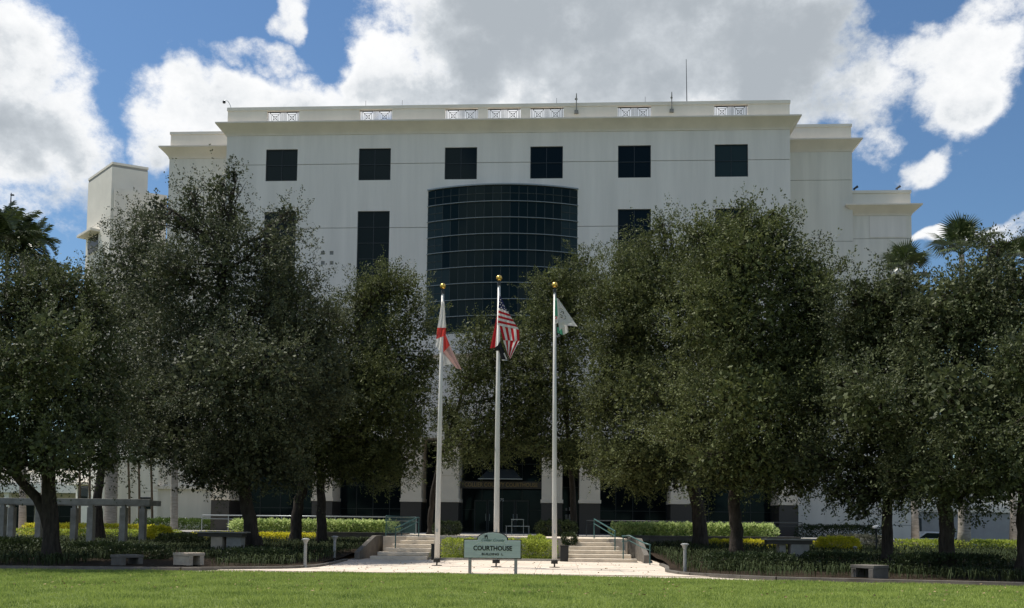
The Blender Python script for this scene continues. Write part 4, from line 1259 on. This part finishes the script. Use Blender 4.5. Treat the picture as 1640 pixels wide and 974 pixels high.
# lawn blades
n = 420000
X = RNG.uniform(-24, 22, n); Yv = 15.5+(31-15.5)*RNG.random(n)**1.1
ok = Yv < np.interp(X, [e[0] for e in EDGE], [e[1] for e in EDGE])+RNG.uniform(-.06, .05, n)
X, Yv = X[ok], Yv[ok]
n = len(X)
hh = RNG.uniform(.03, .075, n)*(1+.35*np.sin(X*1.9+np.sin(Yv*2.3))*np.sin(Yv*1.4))
a = RNG.uniform(0, 2*math.pi, n)
V = np.empty((n, 3, 3))
w = .0085
V[:, 0] = np.stack([X-np.sin(a)*w, Yv+np.cos(a)*w, np.full(n, -.002)], 1)
V[:, 1] = np.stack([X+np.sin(a)*w, Yv-np.cos(a)*w, np.full(n, -.002)], 1)
V[:, 2] = np.stack([X+np.cos(a)*hh*.6, Yv+np.sin(a)*hh*.6, hh], 1)
tag(link('grass', quads_mesh('grass', V, 'grass')), 'sunlit mown grass of the front lawn', 'grass', kind='stuff')

# ------------------------------------------------------------------ planter between the flights
pl = thing('planter', 'low kerbed planter bed with the lime hedge between the steps', 'planter', (-2.85, 42.6, 0))
b = MB()
b.box(-5.95, .25, 41.75, 41.9, 0, .11); b.box(-5.95, .25, 44.8, 44.95, 0, .11); b.box(-5.95, -5.8, 41.905, 44.795, 0, .11); b.box(.1, .25, 41.905, 44.795, 0, .11)
b.build('kerb', 'concrete', pl)
MB().box(-5.79, .09, 41.91, 44.79, 0, .06).build('soil', 'mulch', pl)
for x, lab in ((-5.78, 'black square plant tub at the left end of the planter hedge'), (-.06, 'black square plant tub at the right end of the planter hedge')):
    b = MB()
    b.box(x, x+.36, 41.45, 41.74, .022, .68)
    b.box(x-.02, x+.38, 41.43, 41.742, .68, .73)
    tag(b.build('plant_tub', 'black', bevel=.01), lab, 'tub')
rk = thing('plant_stand', 'stepped pale metal stand in the shade behind the middle flagpole', 'stand', (-2.6, 55.5, 1.0))
for z, w in ((1.55, 1.4), (1.95, .75)):
    b = MB()
    b.box(-2.62-w/2, -2.62+w/2, 55.3, 55.7, z-.03, z)
    b.build('shelf', 'rail', rk)
    for s in (-1, 1):
        MB().tube([(-2.62+s*(w/2-.03), 55.5, .99), (-2.62+s*(w/2-.03), 55.5, z-.031)], .02, 5).build('leg', 'rail', rk)

# ------------------------------------------------------------------ railings
def railing(label, pts, posts, mat='teal', base=None, mid=True, bal=0, zg=None):
    th = thing('handrail', label, 'railing', (pts[0][0], pts[0][1], pts[0][2]-1))
    MB().tube(pts, .032, 8).build('top_rail', mat, th, smooth=True)
    if mid:
        MB().tube([(x, y, z-.22) for x, y, z in pts], .022, 6).build('middle_rail', mat, th)
    P = np.array(pts, float)
    L_ = np.concatenate([[0], np.cumsum(np.linalg.norm(np.diff(P, axis=0), axis=1))])
    def pt(s):
        return np.array([np.interp(s*L_[-1], L_, P[:, k]) for k in range(3)])
    for s, h in posts:
        q = pt(s)
        MB().tube([q-np.array([0, 0, h]), q], .027, 6).build('post', mat, th)
    for k in range(bal):
        q = pt((k+.5)/bal)
        MB().tube([q-np.array([0, 0, .88]), q-np.array([0, 0, .02])], .011, 4).build('baluster', mat, th)
    return th
a = at(598, 836, 52); c = at(649, 836, 47)
railing('teal baluster railing along the landing left of the left steps', [(-8.55, 54.3, 1.98), (-8.55, 45.3, 1.98)], [(0, 1), (.5, 1), (1, 1)], bal=40)
railing('sloping teal handrail on the left steps', [(-6.95, 45.4, 1.92), (-6.95, 45.0, 1.92), (-7.6, 42.9, 1.42), (-7.6, 42.6, 1.42)], [(.02, .93), (.98, .95)])
railing('upper sloping teal handrail on the right steps', [(1.55, 45.4, 1.92), (1.55, 45.0, 1.92), (2.4, 42.9, 1.38), (2.4, 42.6, 1.38)], [(.02, .93), (.98, .92)])
p0, p1, p2, p3 = at(996, 859, 41.5), at(1008, 858, 41.5), at(1032, 870, 39.5), at(1042, 873, 39)
railing('lower teal handrail beside the low wall right of the right steps', [tuple(p0), tuple(p1), tuple(p2), tuple(p3)], [(.02, 1.0), (.98, .82)])
railing('long pale guard rail on the terrace left of the entrance', [(-22.5, 57.6, 2.02), (-9.0, 57.6, 2.02)], [(k/8, 1.02) for k in range(9)], 'rail')
railing('long dark guard rail on the terrace right of the entrance', [(1.5, 57.6, 1.92), (14.5, 57.6, 1.92)], [(k/8, .92) for k in range(9)], 'mullion')

# ------------------------------------------------------------------ flagpoles
def flagpole(label, ub, vb, ut, vt, r):
    b0 = gnd(ub, vb, .02)
    Y = b0[1]
    top = at(ut, vt, Y)
    th = thing('flagpole', label, 'flagpole', b0, 'three flagpoles on the plaza')
    b0 = b0+np.array([0, 0, 0])
    ax = unit(top-b0)
    p = lambda z: b0+ax*z
    H = np.linalg.norm(top-b0)
    MB().tube([p(.27), p(2), p(H*.5), p(H-.42)], [r, r*.98, r*.85, r*.52], 16).build('shaft', 'pole', th, smooth=True)
    MB().tube([p(.14), p(.27)], [r*1.35, r*1.35], 16).build('collar', 'black', th)
    MB().tube([p(-.01), p(.14)], [.03, .03], 8).build('pivot', 'iron', th)
    MB().lathe(tuple(b0), [(.2, 0), (.2, .02)], 16).build('base_plate', 'iron', th)
    MB().tube([p(H-.42), p(H-.30), p(H-.27), p(H-.2)], [r*.7, r*.7, r*.35, r*.3], 10).build('truck', 'iron', th)
    b = MB()
    b.lathe(tuple(p(H-.24)), [(.115*math.sin(math.pi*k/10)+.001, .13-.115*math.cos(math.pi*k/10)) for k in range(11)], 16)
    b.build('ball', 'gold', th, smooth=True)
    MB().tube([p(1.4)+np.array([0, -r-.03, 0]), p(H-.4)+np.array([.0, -r*.6-.02, 0])], .006, 4).build('halyard', 'cwhite', th)
    MB().box(b0[0]-.03, b0[0]+.03, Y-r-.06, Y-r+.01, 1.3, 1.42).build('cleat', 'rail', th)
    return Y
YA = flagpole('left flagpole with gold ball and red and white flag', 699.5, 906, 709.5, 454, .102)
YB = flagpole('tallest middle flagpole with gold ball behind the sign', 794.5, 908, 799.5, 441, .106)
YC = flagpole('right flagpole with gold ball and white and green flag', 888, 909, 888.5, 452, .095)

# ------------------------------------------------------------------ flags
def patch(mb, quad, nu, nv, Y, bulge, matfun, ph=0.0, tilt=0.0):
    """cloth patch: quad of photo pixels (top-left, top-right, bottom-right, bottom-left), waved in depth"""
    q = [np.array(p_, float) for p_ in quad]
    base = len(mb.v)
    vs, fs, mi = [], [], []
    for j in range(nv+1):
        for i in range(nu+1):
            s, t_ = i/nu, j/nv
            p_ = (q[0]*(1-s)+q[1]*s)*(1-t_)+(q[3]*(1-s)+q[2]*s)*t_
            dy = bulge*math.sin(math.pi*2*s*1.3+ph+t_*1.6)+tilt*s
            vs.append(at(p_[0], p_[1], Y+dy))
    for j in range(nv):
        for i in range(nu):
            fs.append((j*(nu+1)+i, j*(nu+1)+i+1, (j+1)*(nu+1)+i+1, (j+1)*(nu+1)+i))
            mi.append(matfun((i+.5)/nu, (j+.5)/nv))
    mb.v += [tuple(x) for x in vs]
    mb.f += [tuple(k+base for k in f) for f in fs]
    mb.mi += mi
# stars and stripes
us = thing('flag', 'red and white striped flag with starred blue corner on the middle pole', 'flag', at(799, 520, YB), 'flags')
b = MB()
Yp = YB-.16
patch(b, [(800, 473), (804, 479), (813, 499), (798, 493)], 8, 6, Yp, .04, lambda s, t_: 0)
patch(b, [(798, 493), (813, 499), (831, 528), (797, 521)], 14, 14, Yp, .06, lambda s, t_: 1 if int(t_*7) % 2 == 1 else 2, 0, -.12)
patch(b, [(800, 522), (831, 528), (832, 546), (806, 545)], 14, 5, Yp+.02, .05, lambda s, t_: 1 if int(s*7) % 2 == 0 else 2, .6)
patch(b, [(806, 545), (832, 546), (817, 575), (813, 567)], 14, 6, Yp+.02, .05, lambda s, t_: 1 if int(s*6+.3) % 2 == 1 else 2, 1.0)
patch(b, [(795.5, 507), (798, 507), (797, 556), (785, 558)], 6, 10, YB+.12, .04, lambda s, t_: 1 if s < .62 else 2, .4)
o = b.build('cloth', ['blue', 'red', 'cwhite'], us, smooth=True)
b = MB()
for u, v in ((801.5, 480), (803, 485), (801, 488), (805.5, 489), (803, 492.5), (808, 494), (805, 497 - 1.5), (800.3, 483.5), (807.5, 490.5), (810, 496.5)):
    c = at(u, v, Yp-.075)
    ps = []
    for k in range(10):
        r = .034 if k % 2 == 0 else .015
        ps.append((c[0]+r*math.sin(k*math.pi/5), c[1], c[2]+r*math.cos(k*math.pi/5)))
    b.add(ps, [tuple(range(9, -1, -1))])
b.build('stars', 'cwhite', us)
pw = thing('flag', 'small black flag hanging below the striped flag', 'flag', at(800, 560, YB), 'flags')
b = MB()
patch(b, [(797, 553), (801, 546), (815, 578), (804, 578)], 8, 10, YB-.15, .05, lambda s, t_: 0, .3)
patch(b, [(792, 557), (799, 552), (799, 562), (795, 562)], 4, 4, YB-.17, .02, lambda s, t_: 0, .3)
b.build('cloth', 'cblack', pw, smooth=True)
b = MB()
patch(b, [(806, 566), (808, 565), (812.5, 575), (810.5, 576)], 2, 6, YB-.225, .0, lambda s, t_: 0)
patch(b, [(803.5, 575.8), (812.5, 576.2), (813, 577.6), (804, 577.4)], 6, 1, YB-.225, .0, lambda s, t_: 0)
b.build('white_strips', 'cwhite', pw)  # narrow white strips over the black cloth
fl = thing('flag', 'white flag with red diagonal bars hanging limp on the left pole', 'flag', at(706, 530, YA), 'flags')
b = MB()
patch(b, [(707.5, 483), (711.5, 483), (714.5, 525), (700.5, 525)], 8, 12, YA-.16, .05, lambda s, t_: 0)
patch(b, [(700.5, 525), (714.5, 525), (714, 537), (698.5, 543)], 8, 6, YA-.16, .05, lambda s, t_: 1)
patch(b, [(698.5, 543), (708, 539.5), (706, 566), (697.3, 553)], 8, 6, YA-.15, .05, lambda s, t_: 0, .4)
patch(b, [(709, 537), (714, 537), (720.5, 553), (709.5, 565)], 8, 8, YA+.13, .04, lambda s, t_: 1, .2)
patch(b, [(709.5, 565), (720.5, 553), (739.5, 592), (731, 590)], 10, 10, YA+.13, .05, lambda s, t_: 2, .2)
patch(b, [(709.5, 568), (713, 569), (724, 583), (710, 586)], 6, 6, YA+.15, .04, lambda s, t_: 0, .2)
b.build('cloth', ['cwhite', 'redlight', 'pink'], fl, smooth=True)
cf = thing('flag', 'white and green flag with small emblem on the right pole', 'flag', at(895, 505, YC), 'flags')
b = MB()
patch(b, [(889.3, 477.5), (893, 477.5), (897, 505), (888.6, 508)], 5, 8, YC-.13, .03, lambda s, t_: 1 if s < .6 else 0)
patch(b, [(888.6, 508), (897, 505), (894, 517), (888, 520)], 5, 5, YC-.13, .03, lambda s, t_: 0)
patch(b, [(893, 477.5), (894.5, 479), (925, 523), (897, 505)], 8, 10, YC-.13, .05, lambda s, t_: 0, .0, -.1)
patch(b, [(897, 505), (925, 523), (908, 521.5), (894, 516)], 8, 6, YC-.13, .05, lambda s, t_: 0, .6, -.1)
patch(b, [(894, 516), (908, 521.5), (900, 526), (896, 530)], 6, 4, YC-.11, .02, lambda s, t_: 0)
patch(b, [(899, 523), (909, 522), (910.5, 532), (902, 537)], 6, 6, YC+.05, .04, lambda s, t_: 0, .5)
patch(b, [(892, 524), (899.5, 525), (902, 537), (893, 533)], 6, 6, YC+.07, .04, lambda s, t_: 1, .5)
b.build('cloth', ['cwhite', 'cgreen'], cf, smooth=True)
b = MB()
def stroke(pts, w, Y, mi):
    b.tube([at(u, v, Y) for u, v in pts], w, 5, mi)
Ye = YC-.28
stroke([(894.5, 495), (898, 494), (901, 496)], .014, Ye, 0)
stroke([(898, 501), (900, 498.5), (902.5, 500), (902, 503)], .016, Ye, 1)
stroke([(896.5, 503), (899, 504.5), (901.5, 507)], .014, Ye, 0)
stroke([(898, 507.5), (901, 509.5)], .016, Ye, 1)
stroke([(904, 505.5), (906.5, 507.5), (905.5, 510.5), (902.5, 511.5)], .012, Ye, 0)
stroke([(889.8, 506.5), (891.8, 508.5), (890.5, 511), (889.2, 510)], .018, Ye, 2)
b.build('emblem', ['greyleaf', 'darkleaf', 'redlight'], cf)

# ------------------------------------------------------------------ courthouse sign
s0, s1 = gnd(752, 919, 0), gnd(826, 920, 0)
YS = 30.62
L0, L1 = at(743.5, 893, YS), at(833.5, 894, YS)
zb, zt = L0[2], at(788, 865.5, YS)[2]
za = at(787, 853, YS)[2]
sg = thing('courthouse_sign', 'sage green arched courthouse sign on two posts at the lawn edge', 'sign', ((L0[0]+L1[0])/2, YS, 0))
xm = (L0[0]+L1[0])/2
def sign_outline(grow=0.0):
    pts = [(L0[0]-grow, zb-grow), (L1[0]+grow, zb-grow), (L1[0]+grow, zt+grow)]
    hwid = .485+grow
    for k in range(13):
        q = math.pi*k/12
        pts.append((xm+hwid*math.cos(q), zt+grow+(za-zt)*math.sin(q)**.9))
    pts.append((L0[0]-grow, zt+grow))
    return pts
MB().slab(sign_outline(.0), YS-.03, YS+.02).build('board', 'signpanel', sg, bevel=.004)
MB().slab(sign_outline(.028), YS+.021, YS+.06).build('backing', 'signink', sg)
for u in (752.5, 826):
    x = at(u, 905, YS)[0]
    MB().box(x-.05, x+.05, YS-.02, YS+.075, -.05, zb-.03).build('post', 'concrete', sg, bevel=.006)
c = at(789, 878.5, YS-.035)
text_mesh('lettering', 'COURTHOUSE', .205, 'signink', sg, (c[0], YS-.036, c[2]), .004, .006, .93)
c = at(788.5, 887.8, YS-.035)
text_mesh('lettering', 'BUILDING  L', .105, 'signink', sg, (c[0], YS-.036, c[2]), .004, .002, 1.2)
c = at(789, 865.3, YS-.035)
text_mesh('lettering', 'Collier County', .125, 'signgreen', sg, (c[0], YS-.036, c[2]), .004, .0, 1.0, .3)
e = MB()
c = at(779, 860, YS)
ex, ez = c[0], c[2]
for poly in ([(-.05, -.06), (-.03, -.06), (-.02, 0), (.02, 0), (.03, -.06), (.05, -.06), (.045, .02), (.03, .05), (-.02, .045), (-.05, .06), (-.06, .03)],
             [(-.02, .05), (.03, .05), (.05, .075), (.02, .065), (.0, .075)]):
    e.slab([(ex+x, ez+z) for x, z in poly], YS-.038, YS-.031)
e.build('emblem', 'signink', sg)
w_ = MB()
pts = [at(u, v, YS-.034) for u, v in ((760, 872), (768, 868.5), (778, 868), (788, 869.5), (798, 868), (808, 869.5), (812, 872))]
w_.tube(pts, .008, 5)
w_.build('wave_line', 'white', sg)

# ------------------------------------------------------------------ bollard lights
def bollard(label, u, v, z, vt, r=.055):
    p = gnd(u, v, z)
    top = at(u, vt, p[1])[2]
    h = top-z
    th = thing('bollard_light', label, 'bollard light', p, 'bollard lights along the path')
    MB().lathe(tuple(p), [(r*1.25, -.03), (r*1.25, .03), (r, .04), (r, h-.22)], 14).build('post', 'bollard', th, smooth=False)
    MB().lathe(tuple(p+np.array([0, 0, h-.218])), [(r, 0), (r*1.2, .06), (r*2.1, .16)], 14).build('flared_head', 'bollard', th)
    MB().lathe(tuple(p+np.array([0, 0, h-.057])), [(r*2.6, 0), (r*2.6, .025), (r*1.2, .055)], 16).build('cap', 'bollard', th)
bollard('bollard light at the kerb in front of the left dark oak trunks', 488.5, 908, .05, 862)
bollard('bollard light nearest the left steps', 535.5, 897, .08, 858)
bollard('bollard light on the kerb in front of the right bed', 1097, 917, .06, 870)
bollard('bollard light at the foot of the right steps', 1000, 897.5, .03, 866)
bollard('small white bollard light before the round golden bush', 1369.5, 893, .22, 875, .04)
p = gnd(1404, 890, .3)
th = thing('dome_lamp', 'white dome lamp on a dark post left of the thin oak trunk', 'lamp', (p[0], p[1], .25))
tz = at(1404, 843, p[1])[2]
MB().tube([(p[0], p[1], .2), (p[0], p[1], tz-.1)], .05, 8).build('post', 'iron', th)
MB().lathe((p[0], p[1], tz-.1), [(.20, 0), (.19, .07), (.12, .14), (.02, .17)], 14).build('dome', 'white', th)

# ------------------------------------------------------------------ benches and tables
def bench(label, u, v, w, L, h, rz, mat, z=.02):
    p = gnd(u, v, z)
    th = thing('concrete_bench', label, 'bench', p, None, rz)
    me_o = []
    def part(name, b):
        me = bpy.data.meshes.new(name)
        me.from_pydata(b.v, [], b.f)
        me.materials.append(M[mat])
        me['shifted'] = 1
        o = link(name, me, th)
        bv = o.modifiers.new('bevel', 'BEVEL'); bv.width = .012; bv.segments = 2
    part('seat', MB().box(0, w, 0, L, h-.10, h))
    part('leg', MB().box(.0, w, .03, .20, -.03, h-.102))
    part('leg', MB().box(.0, w, L-.20, L-.03, -.03, h-.102))
bench('grey concrete bench in the shade at the lawn edge below the pergola', 176, 906.5, .8, .85, .40, math.radians(-40), 'concrete_shade')  # benches in shade get the darkened colour
bench('sunlit tan concrete bench left of the concrete table', 276, 903.5, .85, .7, .40, math.radians(-30), 'concrete_sunlit', .12)
bench('shade-darkened concrete bench at the kerb under the right oaks', 1400, 929, .8, .85, .44, math.radians(38), 'concrete_shade')
bench('low concrete bench behind the right concrete table', 1312, 915, .55, 1.3, .36, math.radians(25), 'concrete_shade')
def table(label, Y, top, peds):
    c0, c1 = at(*top[0], Y), at(*top[1], Y)
    z = (c0[2]+c1[2])/2
    th = thing('concrete_table', label, 'table', ((c0[0]+c1[0])/2, Y, bed_z(Y)))
    MB().box(c0[0], c1[0], Y-.45, Y+.45, z-.06, z).build('table_top', 'concrete', th, bevel=.012)
    MB().box(c0[0]+.12, c1[0]-.12, Y-.33, Y+.33, z-.22, z-.061).build('apron', 'granite', th)
    for (u0, u1), dy, m_ in peds:
        a_, b_ = at(u0, 880, Y)[0], at(u1, 880, Y)[0]
        MB().box(a_, b_, Y-.28+dy, Y+.3+dy, bed_z(Y)-.08, z-.222).build('pedestal', m_, th, bevel=.012)
table('concrete table on two pedestals left of the steps', 40.5, ((317, 850.5), (396, 852.5)), [((341, 359), 0, 'concrete_sunlit'), ((365, 388), .05, 'concrete')])  # left pedestal coloured as sunlit, the right one plain
table('concrete table on two pedestals under the right oaks', 39.0, ((1222, 862), (1303, 864)), [((1247, 1257), .1, 'concrete'), ((1264, 1293), -.05, 'concrete')])

# ------------------------------------------------------------------ pergola
pg = thing('pergola', 'grey concrete pergola with square posts under the left oaks', 'pergola', (-24, 46, .3))
YP0, YP1 = 44.0, 47.2
for u, Y in ((3, YP0), (145, YP0), (197, YP0), (118, YP1), (228, YP1), (18, YP1), (62, YP1)):
    x = at(u, 860, Y)[0]
    z1 = 2.36
    MB().box(x-.15, x+.15, Y-.15, Y+.15, bed_z(Y)-.1, z1-.12).build('post', 'concrete_mid', pg, bevel=.015)
    MB().box(x-.09, x+.09, Y-.09, Y+.09, z1-.121, z1+.0).build('post_neck', 'concrete_mid', pg)
for Y in (YP0, YP1):
    xa, xb = at(-60, 810, Y)[0], at(241, 818, Y)[0]
    MB().box(xa, xb, Y-.11, Y+.11, 2.362, 2.66).build('beam', 'concrete_mid', pg, bevel=.012)
xa, xb = at(-60, 810, YP0)[0], at(240, 818, YP0)[0]
k = 0
for x in np.arange(xa+.6, xb-.1, 2.6):
    MB().box(x-.09, x+.09, YP0+.112, YP1-.112, 2.38, 2.64).build('cross_beam', 'concrete_mid', pg)

# ------------------------------------------------------------------ parked car, far mast
cz = gnd(1492, 880, .0)
YK = 66.0
xk = at(1497, 866, YK)[0]
car = thing('parked_car', 'silver parked car half hidden behind the right oak trunk', 'car', (xk, YK, 0))
prof = [(-2.15, .35), (2.15, .35), (2.2, .6), (2.1, .82), (1.2, .95), (.55, 1.42), (-.9, 1.45), (-1.6, 1.0), (-2.15, .9), (-2.22, .6)]
MB().slab([(xk+x, z) for x, z in prof], YK-.85, YK+.85).build('body', 'carpaint', car, bevel=.06)
for poly in ([(.45, .98), (1.0, .98), (.5, 1.34), (.1, 1.34), (.1, .98)], [(-1.35, 1.0), (0, 1.0), (0, 1.34), (-.85, 1.36)]):
    MB().slab([(xk+x, z) for x, z in poly], YK-.868, YK-.855).build('side_window', 'glass2', car)
for x in (-1.35, 1.4):
    b = MB().tube([(xk+x, YK-.88, .33), (xk+x, YK-.66, .33)], .33, 18)
    wh = b.build('wheel', 'rubber', car)
    MB().tube([(xk+x, YK-.89, .33), (xk+x, YK-.881, .33)], .19, 12).build('rim', 'rail', wh)
MB().box(xk+2.12, xk+2.2, YK-.7, YK-.4, .62, .76).build('headlight', 'paper', car)
MB().box(xk-2.23, xk-2.16, YK-.7, YK-.45, .66, .8).build('tail_light', 'red', car)
m0, m1 = at(12, 420, 110), at(18, 309, 110)
th = thing('far_mast', 'thin dark mast rising behind the left palms', 'mast', (m0[0], 110, 0))
MB().tube([(m0[0], 110, 0), (m0[0], 110, m0[2]), (m1[0], 110, m1[2])], [.3, .22, .05], 8).build('pole', 'iron', th)
MB().box(m1[0]-.05, m1[0]+.35, 109.9, 110.1, m1[2]-.35, m1[2]-.2).build('arm', 'iron', th)

print('leaves', LEAF_TOTAL, 'tris', sum(len(o.data.polygons) for o in bpy.data.objects if o.type == 'MESH'))
